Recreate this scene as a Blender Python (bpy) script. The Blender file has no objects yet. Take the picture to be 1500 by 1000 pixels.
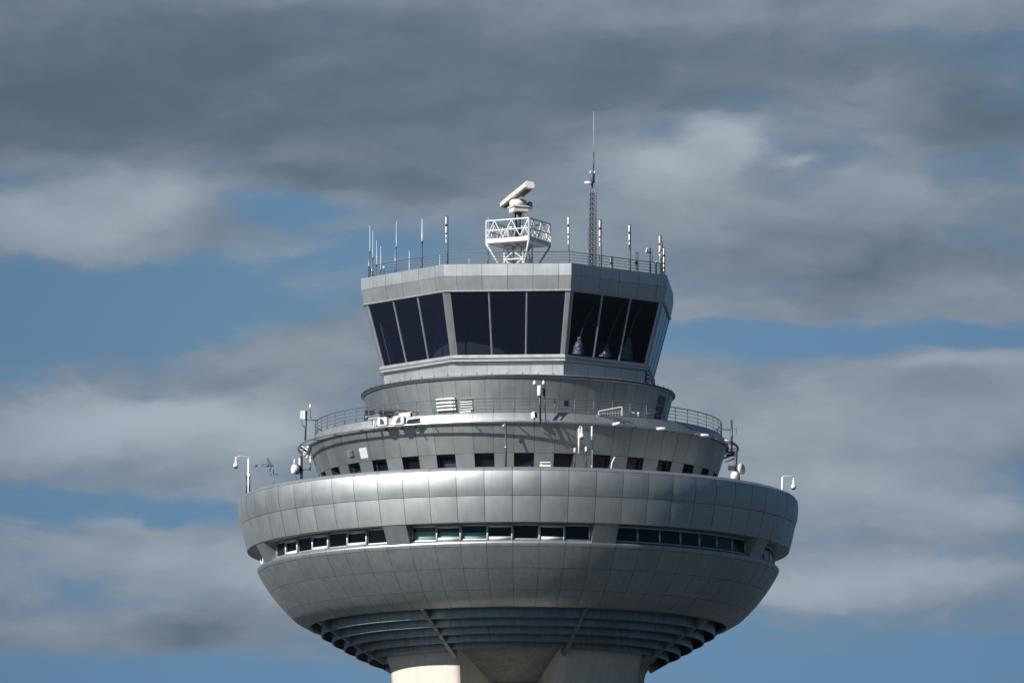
import bpy, bmesh, math, random
from mathutils import Vector, Matrix
random.seed(7)
sc = bpy.context.scene
COL = sc.collection
R_ = math.radians
PI = math.pi

# ------------------------------------------------------------------ survey
# metres; tower axis = world z, viewer stands 420 m south of it
S = 27.27                       # reading scale of the survey photo at the tower axis (units per metre)
F = 11535.0
CX, CY, CZ = -0.33, -420.0, 1.7
EL = R_(7.91)
ce, se = math.cos(EL), math.sin(EL)
PHI = -4.0                      # bearing of the tower's front face (degrees)
def Z(Y, py):                   # height of a sight line at depth Y
    return CZ + (Y - CY) * math.tan(EL + math.atan((500 - py) / F))
def X(px, Y, z):
    return CX + (px - 750) / F * ((Y - CY) * ce + (z - CZ) * se)
def at(px, py, Y):
    z = Z(Y, py); return Vector((X(px, Y, z), Y, z))
def zs(py): return Z(0.0, py)
def zr(rp, py): return Z(-rp / S, py)
def pol(r, a, z): return Vector((r * math.sin(a), -r * math.cos(a), z))
def ring(px, py, rp, back=False):      # point of the circle of radius rp on a sight line
    r = rp / S; Y = -r * 0.5
    for _ in range(12):
        x = X(px, Y, Z(Y, py)); x = max(-r * .999, min(r * .999, x))
        Y = math.sqrt(r * r - x * x) * (1 if back else -1)
    return at(px, py, Y)

# ------------------------------------------------------------------ nodes
def new_mat(name):
    m = bpy.data.materials.new(name); m.use_nodes = True
    nt = m.node_tree; nt.nodes.clear()
    return m, nt
def N(nt, t, **kw):
    n = nt.nodes.new(t)
    for k, v in kw.items(): setattr(n, k, v)
    return n
def link(nt, a, b): nt.links.new(a, b)
def ramp(nt, fac, stops):
    n = N(nt, 'ShaderNodeValToRGB'); e = n.color_ramp.elements
    while len(e) < len(stops): e.new(.5)
    for el, (p, c) in zip(e, stops):
        el.position = p; el.color = (c, c, c, 1) if not isinstance(c, tuple) else (*c, 1)
    link(nt, fac, n.inputs[0]); return n.outputs[0]
def noise(nt, vec, scale, detail=4, rough=.55):
    n = N(nt, 'ShaderNodeTexNoise'); n.inputs['Scale'].default_value = scale
    n.inputs['Detail'].default_value = detail; n.inputs['Roughness'].default_value = rough
    if vec is not None: link(nt, vec, n.inputs['Vector'])
    return n
def mapping(nt, vec, scale):
    n = N(nt, 'ShaderNodeMapping'); n.inputs['Scale'].default_value = scale
    link(nt, vec, n.inputs['Vector']); return n.outputs[0]
def mixc(nt, fac, a, b, mode='MIX'):
    n = N(nt, 'ShaderNodeMix', data_type='RGBA', blend_type=mode)
    for s, v in ((0, fac), (6, a), (7, b)):
        if isinstance(v, (int, float)): n.inputs[s].default_value = v
        elif isinstance(v, tuple): n.inputs[s].default_value = (*v, 1)
        else: link(nt, v, n.inputs[s])
    return n.outputs[2]

def surf(name, col, rough=.5, metal=0.0, var=.12, island=.0, vscale=1.5, bump=.0, streak=0.0, spec=.5, rvar=.08):
    """painted / metal / mineral surface with broad mottling, optional per-panel tone and rain streaks"""
    m, nt = new_mat(name)
    out = N(nt, 'ShaderNodeOutputMaterial'); p = N(nt, 'ShaderNodeBsdfPrincipled')
    link(nt, p.outputs[0], out.inputs[0])
    tc = N(nt, 'ShaderNodeTexCoord'); geo = N(nt, 'ShaderNodeNewGeometry')
    pos = geo.outputs['Position']
    n1 = noise(nt, pos, vscale, 6)
    f = ramp(nt, n1.outputs[0], [(.3, 1 - var), (.7, 1 + var)])
    c = mixc(nt, 1.0, tuple(col), f, 'MULTIPLY')
    if island:
        isl = ramp(nt, geo.outputs['Random Per Island'], [(0, 1 - island), (1, 1 + island)])
        c = mixc(nt, 1.0, c, isl, 'MULTIPLY')
    if streak:
        n2 = noise(nt, mapping(nt, pos, (5, 5, .35)), 1.0, 5, .6)
        f2 = ramp(nt, n2.outputs[0], [(.42, 1 - streak), (.62, 1.0)])
        c = mixc(nt, 1.0, c, f2, 'MULTIPLY')
    link(nt, c, p.inputs['Base Color'])
    p.inputs['Metallic'].default_value = metal
    p.inputs['Specular IOR Level'].default_value = spec
    n3 = noise(nt, pos, vscale * 2.3, 5)
    rr = N(nt, 'ShaderNodeMapRange'); rr.inputs['From Min'].default_value = .3; rr.inputs['From Max'].default_value = .7
    rr.inputs['To Min'].default_value = rough - rvar; rr.inputs['To Max'].default_value = rough + rvar
    link(nt, n3.outputs[0], rr.inputs[0])
    link(nt, rr.outputs[0], p.inputs['Roughness'])
    if bump:
        b = N(nt, 'ShaderNodeBump'); b.inputs['Strength'].default_value = bump; b.inputs['Distance'].default_value = .02
        n4 = noise(nt, pos, 9, 6); link(nt, n4.outputs[0], b.inputs['Height']); link(nt, b.outputs[0], p.inputs['Normal'])
    return m

def glass(name, tint, refl_rough=.02, body=(.004, .006, .01), clear=.5, ior=1.5):
    m, nt = new_mat(name)
    out = N(nt, 'ShaderNodeOutputMaterial')
    tr = N(nt, 'ShaderNodeBsdfTransparent'); tr.inputs[0].default_value = (*tint, 1)
    df = N(nt, 'ShaderNodeBsdfDiffuse'); df.inputs[0].default_value = (*body, 1)
    gl = N(nt, 'ShaderNodeBsdfGlossy'); gl.inputs['Roughness'].default_value = refl_rough
    geo = N(nt, 'ShaderNodeNewGeometry')
    wob = noise(nt, geo.outputs['Position'], .9, 2)
    bp = N(nt, 'ShaderNodeBump'); bp.inputs['Strength'].default_value = .05; bp.inputs['Distance'].default_value = .05
    link(nt, wob.outputs[0], bp.inputs['Height']); link(nt, bp.outputs[0], gl.inputs['Normal'])
    m1 = N(nt, 'ShaderNodeMixShader'); m1.inputs[0].default_value = clear
    link(nt, df.outputs[0], m1.inputs[1]); link(nt, tr.outputs[0], m1.inputs[2])
    fr = N(nt, 'ShaderNodeFresnel'); io = N(nt, 'ShaderNodeMath', operation='MULTIPLY_ADD')   # thin sheet: same from both sides
    link(nt, geo.outputs['Backfacing'], io.inputs[0]); io.inputs[1].default_value = 1 / ior - ior; io.inputs[2].default_value = ior
    link(nt, io.outputs[0], fr.inputs[0])
    m2 = N(nt, 'ShaderNodeMixShader'); link(nt, fr.outputs[0], m2.inputs[0])
    link(nt, m1.outputs[0], m2.inputs[1]); link(nt, gl.outputs[0], m2.inputs[2])
    link(nt, m2.outputs[0], out.inputs[0])
    return m

MAT = {
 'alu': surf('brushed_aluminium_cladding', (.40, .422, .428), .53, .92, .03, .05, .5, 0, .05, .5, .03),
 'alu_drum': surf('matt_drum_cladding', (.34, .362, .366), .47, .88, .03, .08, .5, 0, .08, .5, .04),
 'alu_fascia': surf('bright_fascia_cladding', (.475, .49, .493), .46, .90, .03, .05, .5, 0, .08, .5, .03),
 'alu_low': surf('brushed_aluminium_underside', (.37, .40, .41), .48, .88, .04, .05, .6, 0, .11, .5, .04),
 'alu_plain': surf('aluminium_trim', (.45, .455, .455), .46, .8, .03),
 'joint': surf('dark_joint_seal', (.025, .027, .03), .8, 0, .1),
 'louvre': surf('grey_louvre_metal', (.19, .222, .238), .45, .5, .10, .06, 1.2, 0, .15),
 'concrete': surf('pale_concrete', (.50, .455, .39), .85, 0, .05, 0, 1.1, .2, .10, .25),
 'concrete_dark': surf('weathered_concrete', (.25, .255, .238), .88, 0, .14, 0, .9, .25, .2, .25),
 'platform': surf('weathered_white_steel', (.44, .45, .455), .5, 0, .10, 0, 2, 0, .15),
 'white': surf('white_paint', (.62, .62, .605), .4, 0, .05, 0, 3, 0, .05),
 'cream': surf('cream_plastic', (.52, .50, .44), .45, 0, .06),
 'dark': surf('dark_steel', (.035, .04, .05), .5, .3, .15),
 'rail': surf('grey_blue_steel_tube', (.10, .12, .15), .45, .5, .12),
 'rail_dark': surf('dark_painted_tube', (.06, .075, .095), .5, .05, .12),
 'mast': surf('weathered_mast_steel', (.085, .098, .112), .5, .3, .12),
 'galv': surf('galvanised_steel', (.42, .44, .46), .42, .85, .12),
 'black': surf('black_plastic', (.012, .012, .014), .45, 0, .1),
 'inner_blind': surf('blue_grey_blind', (.05, .07, .11), .8, 0, .1),
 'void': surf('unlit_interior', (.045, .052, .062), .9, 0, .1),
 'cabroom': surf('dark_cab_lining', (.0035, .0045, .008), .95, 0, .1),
 'room': surf('dim_room_wall', (.03, .035, .04), .9, 0, .1),
 'red': surf('red_lamp_lens', (.45, .05, .04), .25, 0, .05),
 'pink': surf('faded_red_lens', (.75, .38, .34), .3, 0, .05),
 'pale': surf('pale_grey_panel', (.46, .48, .47), .5, .1, .06),
 'low_screen': surf('pale_screen', (.58, .62, .59), .8, 0, .05),
 'fibre': surf('white_fibreglass', (.36, .39, .43), .35, 0, .04),
 'deck': surf('grey_roof_membrane', (.26, .27, .28), .85, 0, .15, 0, .8, .1),
 'cordcloth': surf('dark_cord_cloth', (.035, .04, .05), .8, 0, .1),
 'foil': surf('pale_pleated_fabric', (.18, .195, .22), .4, .2, .1),
 'cabglass': glass('dark_tinted_glass', (.70, .76, .86), .02, (.035, .050, .11), .88, 1.40),
 'teal': glass('green_tinted_glass', (.58, .78, .76), .03, (.006, .012, .014), .90, 1.42),
}

# ------------------------------------------------------------------ object helpers
def link_obj(o, parent=None):
    COL.objects.link(o)
    if parent is not None: o.parent = parent
    return o
def mesh_obj(name, bm, mats, parent=None, smooth=False):
    bmesh.ops.recalc_face_normals(bm, faces=bm.faces[:]) if smooth != 'keep' else None
    me = bpy.data.meshes.new(name)
    if smooth:
        for f in bm.faces: f.smooth = True
    bm.to_mesh(me); bm.free()
    for k in (mats if isinstance(mats, (list, tuple)) else [mats]): me.materials.append(MAT[k])
    return link_obj(bpy.data.objects.new(name, me), parent)
def tag(o, label=None, cat=None, group=None, kind=None):
    if label: o['label'] = label
    if cat: o['category'] = cat
    if group: o['group'] = group
    if kind: o['kind'] = kind
    return o
def thing(name, label, cat, loc=(0, 0, 0), group=None):
    o = bpy.data.objects.new(name, None); o.empty_display_size = .3
    link_obj(o); o.location = loc
    return tag(o, label, cat, group)
V = Vector
def box(bm, c, s, rot=None, mi=0):
    r = bmesh.ops.create_cube(bm, size=1.0)
    m = Matrix.Translation(V(c)) @ (rot.to_4x4() if rot is not None else Matrix()) @ Matrix.Diagonal((*s, 1))
    bmesh.ops.transform(bm, matrix=m, verts=r['verts'])
    for v in r['verts']:
        for f in v.link_faces: f.material_index = mi
def frame_of(d):
    d = V(d).normalized(); up = V((0, 0, 1)) if abs(d.z) < .95 else V((1, 0, 0))
    s = d.cross(up).normalized(); u = s.cross(d).normalized()
    return d, s, u
def bar(bm, a, b, w, h=None, mi=0):       # square bar
    a, b = V(a), V(b); h = h or w
    d, s, u = frame_of(b - a)
    vs = [bm.verts.new(p + s * (w / 2 * i) + u * (h / 2 * j)) for p in (a, b) for i, j in ((-1, -1), (1, -1), (1, 1), (-1, 1))]
    for q in ((0, 1, 2, 3), (7, 6, 5, 4), (0, 4, 5, 1), (1, 5, 6, 2), (2, 6, 7, 3), (3, 7, 4, 0)):
        bm.faces.new([vs[i] for i in q]).material_index = mi
def tube(bm, pts, r, n=8, mi=0, closed=False, cap=True):
    pts = [V(p) for p in pts]; L = len(pts)
    rr = r if isinstance(r, (list, tuple)) else [r] * L
    rows = []; prev = None
    for i, p in enumerate(pts):
        if closed: d = pts[(i + 1) % L] - pts[i - 1]
        else: d = pts[min(i + 1, L - 1)] - pts[max(i - 1, 0)]
        d, s, u = frame_of(d)
        if prev is not None:
            s = (prev - d * prev.dot(d)).normalized(); u = s.cross(d)
        prev = s
        rows.append([bm.verts.new(p + (s * math.cos(2 * PI * k / n) + u * math.sin(2 * PI * k / n)) * rr[i]) for k in range(n)])
    for i in range(L if closed else L - 1):
        a, b = rows[i], rows[(i + 1) % L]
        for k in range(n):
            f = bm.faces.new((a[k], a[(k + 1) % n], b[(k + 1) % n], b[k])); f.material_index = mi; f.smooth = True
    if cap and not closed:
        bm.faces.new(rows[0][::-1]).material_index = mi; bm.faces.new(rows[-1]).material_index = mi
def lathe(bm, prof, n=20, axis=None, origin=(0, 0, 0), mi=0, cap=True):   # prof (r, h) along axis
    d, s, u = frame_of(axis or (0, 0, 1)); o = V(origin); rows = []
    for r, h in prof:
        rows.append([bm.verts.new(o + d * h + (s * math.cos(2 * PI * k / n) + u * math.sin(2 * PI * k / n)) * max(r, .0005)) for k in range(n)])
    for a, b in zip(rows, rows[1:]):
        for k in range(n):
            f = bm.faces.new((a[k], a[(k + 1) % n], b[(k + 1) % n], b[k])); f.material_index = mi; f.smooth = True
    if cap:
        bm.faces.new(rows[0][::-1]).material_index = mi; bm.faces.new(rows[-1]).material_index = mi
def revolve(bm, prof, n=192, a0=0.0, a1=360.0, mi=0, smooth=True):        # prof (r, z) about the tower axis
    full = abs(a1 - a0 - 360) < 1e-6; rows = []
    m = n if full else n + 1
    for r, z in prof:
        rows.append([bm.verts.new(pol(r, R_(a0 + (a1 - a0) * k / n), z)) for k in range(m)])
    for a, b in zip(rows, rows[1:]):
        for k in range(n):
            f = bm.faces.new((a[k], a[(k + 1) % m], b[(k + 1) % m], b[k])); f.material_index = mi; f.smooth = smooth
def panel(bm, fn, ns, nt, gs, gt, bulge, depth, mi=0):
    """one cladding panel: fn(s,t)->(pos,normal); gaps in metres, pillowed face, returned edges"""
    p00, _ = fn(0, 0); p10, _ = fn(1, 0); p01, _ = fn(0, 1)
    es = gs / max((p10 - p00).length, .05); et = gt / max((p01 - p00).length, .05)
    g = []
    for j in range(nt + 1):
        row = []
        for i in range(ns + 1):
            s = es + (1 - 2 * es) * i / ns; t = et + (1 - 2 * et) * j / nt
            p, n = fn(s, t)
            w = (1 - (2 * i / ns - 1) ** 4) * (1 - (2 * j / nt - 1) ** 4)
            row.append(bm.verts.new(p + n * (bulge * w)))
        g.append(row)
    for j in range(nt):
        for i in range(ns):
            f = bm.faces.new((g[j][i], g[j][i + 1], g[j + 1][i + 1], g[j + 1][i])); f.smooth = True; f.material_index = mi
    border = [g[0][i] for i in range(ns + 1)] + [g[j][ns] for j in range(1, nt + 1)] + [g[nt][i] for i in range(ns - 1, -1, -1)] + [g[j][0] for j in range(nt - 1, 0, -1)]
    c, n = fn(.5, .5)
    low = [bm.verts.new(v.co - n * depth) for v in border]
    border = [bm.verts.new(v.co) for v in border]
    L = len(border)
    for i in range(L):
        f = bm.faces.new((border[i], low[i], low[(i + 1) % L], border[(i + 1) % L])); f.material_index = 1; f.smooth = False
def prof_fn(prof):
    ls = [0.0]
    for a, b in zip(prof, prof[1:]): ls.append(ls[-1] + math.hypot(b[0] - a[0], b[1] - a[1]))
    def base(t):
        d = t * ls[-1]
        for i in range(len(prof) - 1):
            if d <= ls[i + 1] + 1e-9:
                k = (d - ls[i]) / (ls[i + 1] - ls[i]); return i, k
        return len(prof) - 2, 1.0
    def pt(t):
        i, k = base(min(max(t, 0), 1)); return (prof[i][0] + (prof[i + 1][0] - prof[i][0]) * k, prof[i][1] + (prof[i + 1][1] - prof[i][1]) * k)
    def nrm(t):
        a, b = pt(t - .12), pt(t + .12); dr, dz = b[0] - a[0], b[1] - a[1]
        l = math.hypot(dr, dz); return (-dz / l, dr / l)       # outward when running downwards
    return pt, nrm
def clad(bm, prof, nseg=64, phase=PHI, gap=.012, bulge=.010, depth=.035, skip=(), ks=None, nt=4, ns=4, backing=True, tilt=.004, step=1):
    """ring of panels below each other along a (r,z) profile that runs from top to bottom"""
    pt, nr = prof_fn(prof)
    for k in (ks if ks is not None else range(nseg)):
        if k in skip: continue
        a0 = R_(phase + 360 / nseg * (k - .5)); a1 = a0 + R_(360 / nseg)
        off = random.uniform(-.5, 1) * bulge; ti = random.uniform(-1, 1) * tilt; tj = random.uniform(-1, 1) * tilt
        def fn(s, t):
            r, z = pt(t); n = nr(t); a = a0 + (a1 - a0) * s
            nn = pol(n[0], a, n[1])
            return pol(r, a, z) + nn * (ti * (s - .5) + tj * (t - .5)), nn
        panel(bm, fn, ns, nt, gap, gap, bulge * .7 + off * .5, depth)
    if backing:
        off = [(pt(t)[0] - nr(t)[0] * depth * .7, pt(t)[1] - nr(t)[1] * depth * .7) for t in [i / 8 for i in range(9)]]
        if skip:
            for k in range(nseg):
                if k not in skip: revolve(bm, off, 3, phase + 360 / nseg * (k - .5), phase + 360 / nseg * (k + .5), 1)
        else: revolve(bm, off, 192, 0, 360, 1)
def oct_pt(rp, k, z):      # corner k of the cab's octagon (circumradius rp survey units)
    return pol(rp / S, R_(PHI - 22.5 + 45 * k), z)
def quad_fn(a, b, c, d):   # a,b top left/right ; c,d bottom left/right
    n = (b - a).cross(c - a).normalized()
    ctr = (a + b + c + d) / 4
    if n.dot(V((ctr.x, ctr.y, 0))) < 0: n = -n
    return lambda s, t: ((a.lerp(b, s)).lerp(c.lerp(d, s), t), n)
def sub_fn(fn, s0, s1, t0=0, t1=1):
    return lambda s, t: fn(s0 + (s1 - s0) * s, t0 + (t1 - t0) * t)

# ================================================================== setting
gm, nt = new_mat('airfield_ground')
out = N(nt, 'ShaderNodeOutputMaterial'); p = N(nt, 'ShaderNodeBsdfPrincipled'); link(nt, p.outputs[0], out.inputs[0])
geo = N(nt, 'ShaderNodeNewGeometry')
n1 = noise(nt, geo.outputs['Position'], .006, 5); n2 = noise(nt, geo.outputs['Position'], .5, 6)
c1 = mixc(nt, ramp(nt, n1.outputs[0], [(.46, 0.0), (.5, 1.0)]), (.024, .032, .043), (.030, .040, .046))
c2 = mixc(nt, 1.0, c1, ramp(nt, n2.outputs[0], [(.3, .8), (.7, 1.2)]), 'MULTIPLY')
link(nt, c2, p.inputs['Base Color']); p.inputs['Roughness'].default_value = .9
MAT['ground'] = gm
bm = bmesh.new()
vs = [bm.verts.new(pol(9000, 2 * PI * k / 48, 0)) for k in range(48)]; bm.faces.new(vs)
tag(mesh_obj('ground', bm, 'ground'), kind='structure')

# ================================================================== control tower
T = thing('control_tower', 'grey metal clad airport control tower with flared bowl and glazed octagonal cab', 'control tower')

# ---- bowl, upper band
z_bot = zr(396, 764)
bm = bmesh.new()
P = lambda l: [(r / S, zr(r, y)) for r, y in l]
strip = P([(403, 683), (406.5, 685), (409, 688)])
row1 = P([(409, 688), (409.6, 697), (408.4, 711), (405, 725)])
row2 = P([(405, 725), (401, 744), (396, 764)])
clad(bm, strip, gap=.010, bulge=.0, nt=2)
clad(bm, row1, bulge=.022, ns=6, nt=6, tilt=.009)
clad(bm, row2, bulge=.020, ns=6, nt=6, tilt=.009)
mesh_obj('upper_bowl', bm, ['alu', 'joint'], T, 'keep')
# soffit under the band and top flange behind the strip
bm = bmesh.new()
revolve(bm, [(396 / S - .005, z_bot), (391 / S, z_bot - .02), (364 / S, z_bot + .03)])
mesh_obj('bowl_soffit', bm, 'alu_low', T, 'keep')
z_deck = zr(403, 683) - .28
bm = bmesh.new()
revolve(bm, [(403 / S, zr(403, 683)), (398 / S, zr(403, 683) + .005), (397 / S, z_deck), (270 / S, z_deck + .05)])
mesh_obj('terrace_deck', bm, 'deck', T, 'keep')
# ---- lower bowl
bm = bmesh.new()
Q = lambda l: [(r / S, zs(y)) for r, y in l]
z_sill = zs(836.5)
low0 = [(376.5 / S, z_sill + .16), (380 / S, z_sill + .09), (381.8 / S, z_sill), (379.6 / S, zs(842))]
low1 = Q([(379.6, 842), (370, 858), (361.5, 870.5)])
low2 = Q([(361.5, 870.5), (350.5, 884.5), (337, 899)])
low3 = Q([(337, 899), (325, 909.5), (307, 919.8)])
clad(bm, low0, gap=.010, bulge=.0, nt=6, tilt=0)
for i, pr in enumerate((low1, low2, low3)):
    clad(bm, pr, gap=.008, bulge=.012, nt=5, ns=5, tilt=.006)
revolve(bm, [(377 / S, z_sill + .155), (360 / S, z_sill + .17)], mi=0)
revolve(bm, Q([(307.2, 919.9), (305.0, 920.3), (303.5, 916.8), (304, 905)]), mi=0)
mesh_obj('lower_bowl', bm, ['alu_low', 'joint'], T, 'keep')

# ---- ribbon windows of the bowl: eight bays of seven panes between piers
rg = 374 / S
zt, zb = z_bot - .02, z_sill + .16
bm = bmesh.new()
revolve(bm, [(rg - 1.6, zt + .1), (rg - 1.6, zb - .1)])
revolve(bm, [(rg - .05, zb - .02), (rg - 1.6, zb - .02)]); revolve(bm, [(rg - 1.6, zt + .03), (rg - .05, zt + .03)])
mesh_obj('office_interior', bm, 'room', T, 'keep')
step = 360 / 64
for b in range(8):
    c = PHI + 45 * b
    # pier (right hand of the bay)
    a0, a1 = R_(c + 19.69 + .12), R_(c + 25.31 - .12)
    bm = bmesh.new()
    pa = [(395.2 / S, z_bot - .005), (388.4 / S, (z_bot + z_sill) / 2 + .06), (381.2 / S, z_sill + .02)]
    pt, nr = prof_fn(pa)
    panel(bm, lambda s, t: (pol(pt(t)[0], a0 + (a1 - a0) * s, pt(t)[1]), pol(nr(t)[0], a0 + (a1 - a0) * s, nr(t)[1])), 4, 3, .004, .004, .008, .03)
    for a in (a0, a1):
        vs = [bm.verts.new(pol(r, a, z)) for r, z in [(r - .004, z) for r, z in pa] + [(rg - .1, zb - .05), (rg - .1, zt + .03)]]
        bm.faces.new(vs)
    mesh_obj('pier', bm, 'alu_low' if b in (1, 2) else 'alu_low', T, 'keep')
    # window
    w0, w1 = R_(c - 19.69), R_(c + 19.69)
    bm = bmesh.new()
    fa = .035
    for r0, r1, h0, h1 in ((rg - .04, rg + .05, zb - .02, zb + .07), (rg - .04, rg + .05, zt - .07, zt + .02)):
        pr = [(r0, h0), (r1, h0), (r1, h1), (r0, h1), (r0, h0)]
        revolve(bm, pr, 28, math.degrees(w0), math.degrees(w1), smooth=False)
    dw = (w1 - w0) / 7
    for i in range(8):
        a = w0 + dw * i
        bar(bm, pol(rg, a, zb), pol(rg, a, zt), .07, .09)
    W = mesh_obj('ribbon_window', bm, 'alu_plain', T, 'keep')
    for i in range(7):
        aa, ab = w0 + dw * i, w0 + dw * (i + 1)
        bm = bmesh.new()
        vs = [bm.verts.new(pol(rg, a, z)) for a, z in ((aa, zb), (ab, zb), (ab, zt), (aa, zt))]; bm.faces.new(vs)
        mesh_obj('pane', bm, 'teal', W, 'keep')
        if i % 2 == 1 and b in (0, 6, 7):
            bm = bmesh.new(); d = .028 / rg * 3.2; ro = rg + .085
            L0, L1 = aa + d * .45, ab - d * .45
            for (q0, q1) in (((L0, zb + .0), (L0, zt - .08)), ((L1, zb + .0), (L1, zt - .08))):
                bar(bm, pol(ro, q0[0], q0[1]), pol(ro, q1[0], q1[1]), .15, .09)
            for z in (zb + .08, zt - .10):
                bar(bm, pol(ro + .004, L0, z), pol(ro + .004, L1, z), .09, .15)
            mesh_obj('opening_frame', bm, 'pale', W, 'keep')
    if b in (0, 7):      # pale low screens added inside to catch sun behind the lower panes
        for i, (h, wd) in enumerate(((.52, .96), (.46, .9), (.40, .96), (.2, .9))) if b == 0 else ():
            bm = bmesh.new()
            aa, ab = w0 + dw * (i + .03), w0 + dw * (i + wd)
            bar(bm, pol(rg - .07, aa, zb + h / 2 + .0), pol(rg - .07, ab, zb + h / 2 + .0), .03, h)
            mesh_obj('low_screen', bm, 'low_screen', W, 'keep')

# ---- louvre rings below the bowl
blades = [(288, 932.6), (272, 942.8), (255, 952.5), (237.5, 962), (220, 970)]
for i, (rp, ys) in enumerate(blades):
    bm = bmesh.new()
    r, z = rp / S, zs(ys)
    pr = [(r - .05, z + .78), (r - .01, z + .35), (r, z + .05), (r - .012, z)]
    clad(bm, pr, 32, gap=.008, bulge=0, depth=.02, nt=3, ns=8, backing=False, tilt=.006)
    revolve(bm, [(r - .012, z), (r - .05, z - .015), (r - .10, z + .02), (r - .06, z + .09)])
    revolve(bm, [(r - .035, z + .03), (r - .085, z + .8)])
    mesh_obj('louvre_blade', bm, ['louvre', 'joint'], T, 'keep')
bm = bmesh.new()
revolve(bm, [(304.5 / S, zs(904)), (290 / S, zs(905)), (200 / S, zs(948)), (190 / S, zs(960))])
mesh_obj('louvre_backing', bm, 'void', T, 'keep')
for k in range(8):
    a = R_(PHI + 22.5 + 45 * k)
    bm = bmesh.new()
    p0, p1 = pol(305 / S, a, zs(917)), pol(203 / S, a, zs(975.5))
    bar(bm, p0, p1, .20, .34)
    bar(bm, p0 + V((0, 0, .3)), p1 + V((0, 0, .3)), .09, .5)
    mesh_obj('louvre_rib', bm, 'louvre', T)

# ---- concrete: four columns, funnel between them, core
def wedge(bm, prof, a0, a1, rin, n=10):
    rows = []
    for r, z in prof:
        rows.append([bm.verts.new(pol(r, R_(a0 + (a1 - a0) * k / n), z)) for k in range(n + 1)] + [bm.verts.new(pol(rin, R_(a1), z)), bm.verts.new(pol(rin, R_(a0), z))])
    L = n + 3
    for a, b in zip(rows, rows[1:]):
        for k in range(L):
            f = bm.faces.new((a[k], a[(k + 1) % L], b[(k + 1) % L], b[k])); f.smooth = k < n
    bm.faces.new(rows[0]); bm.faces.new(rows[-1][::-1])
for k in range(4):
    c = PHI + 45 + 90 * k
    bm = bmesh.new()
    wedge(bm, [(204 / S, zs(955)), (202.5 / S, zs(972)), (196.5 / S, zs(981)), (194.5 / S, zs(988)), (190.5 / S, zs(1040)), (176 / S, zs(1250)), (170 / S, 20), (185 / S, -.3)], c - 23.4, c + 23.4, 90 / S, 14)
    mesh_obj('concrete_column', bm, 'concrete', T)
bm = bmesh.new()
revolve(bm, Q([(203, 958), (201.5, 966.5), (180, 973), (150, 984), (120, 996), (101, 1004.5), (99, 1006)]))
revolve(bm, [(99 / S, zs(1006)), (86 / S, zs(1006.5))])
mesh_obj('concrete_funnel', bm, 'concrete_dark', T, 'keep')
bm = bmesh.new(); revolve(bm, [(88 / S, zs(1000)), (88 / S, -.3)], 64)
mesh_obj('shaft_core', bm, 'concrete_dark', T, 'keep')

# ---- drum with small windows
def drum_r(z): return (306 + (z - zs(655)) * S * 13 / 42 / math.cos(R_(6.7))) / S
z_dt = zr(306, 619.5); z_w = Z(-drum_r(zs(700)), 663); z_db = z_deck + .02
winks = [k for k in range(64) if k % 2 == 1]
bm = bmesh.new()
zm = z_w
clad(bm, [(drum_r(z_dt), z_dt), (drum_r(zm), zm)], gap=.008, bulge=.008, nt=4, tilt=.010)
clad(bm, [(drum_r(zm), zm), (drum_r(z_db), z_db)], gap=.008, bulge=.004, skip=set(winks))
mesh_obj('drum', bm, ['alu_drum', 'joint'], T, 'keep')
for k in winks:
    a = PHI + step * k
    bm = bmesh.new()
    ra, rb = drum_r(zm), drum_r(z_db); a0, a1 = R_(a - step / 2 + .05), R_(a + step / 2 - .05); D = .34
    q = [pol(ra, a0, zm), pol(ra, a1, zm), pol(rb, a1, z_db), pol(rb, a0, z_db)]
    q2 = [pol(ra - D, a0, zm), pol(ra - D, a1, zm), pol(rb - D, a1, z_db), pol(rb - D, a0, z_db)]
    v1 = [bm.verts.new(x) for x in q]; v2 = [bm.verts.new(x) for x in q2]
    for i in range(4): bm.faces.new((v1[i], v1[(i + 1) % 4], v2[(i + 1) % 4], v2[i]))
    am = (a0 + a1) / 2
    bar(bm, pol(ra - D + .04, a0, zm - .05), pol(ra - D + .04, a1, zm - .05), .06, .08)
    bar(bm, pol(ra - D + .04, a0, zm - .05), pol(rb - D + .04, a0, z_db), .08, .06)
    bar(bm, pol(ra - D + .04, a1, zm - .05), pol(rb - D + .04, a1, z_db), .08, .06)
    W = mesh_obj('small_window', bm, 'dark', T)
    bm = bmesh.new(); vs = [bm.verts.new(x) for x in [pol(ra - D + .02, a0, zm), pol(ra - D + .02, a1, zm), pol(rb - D + .02, a1, z_db), pol(rb - D + .02, a0, z_db)]]; bm.faces.new(vs)
    mesh_obj('pane', bm, 'cabglass', W)
    if k % 6 in (1, 5) and k % 8 != 3:
        zi = z_db + (zm - z_db) * random.uniform(.45, .8); D2 = D + .10
        bm = bmesh.new(); bm.faces.new([bm.verts.new(x) for x in [pol(drum_r(zi) - D2, a0 + .012, zi), pol(drum_r(zi) - D2, a1 - .012, zi), pol(rb - D2, a1 - .012, z_db), pol(rb - D2, a0 + .012, z_db)]])
        mesh_obj('low_screen', bm, 'inner_blind', W, 'keep')
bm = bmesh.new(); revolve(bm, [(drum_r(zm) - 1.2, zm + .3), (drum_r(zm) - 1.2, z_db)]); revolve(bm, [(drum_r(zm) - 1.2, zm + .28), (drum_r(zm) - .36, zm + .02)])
mesh_obj('drum_interior', bm, 'void', T, 'keep')
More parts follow.
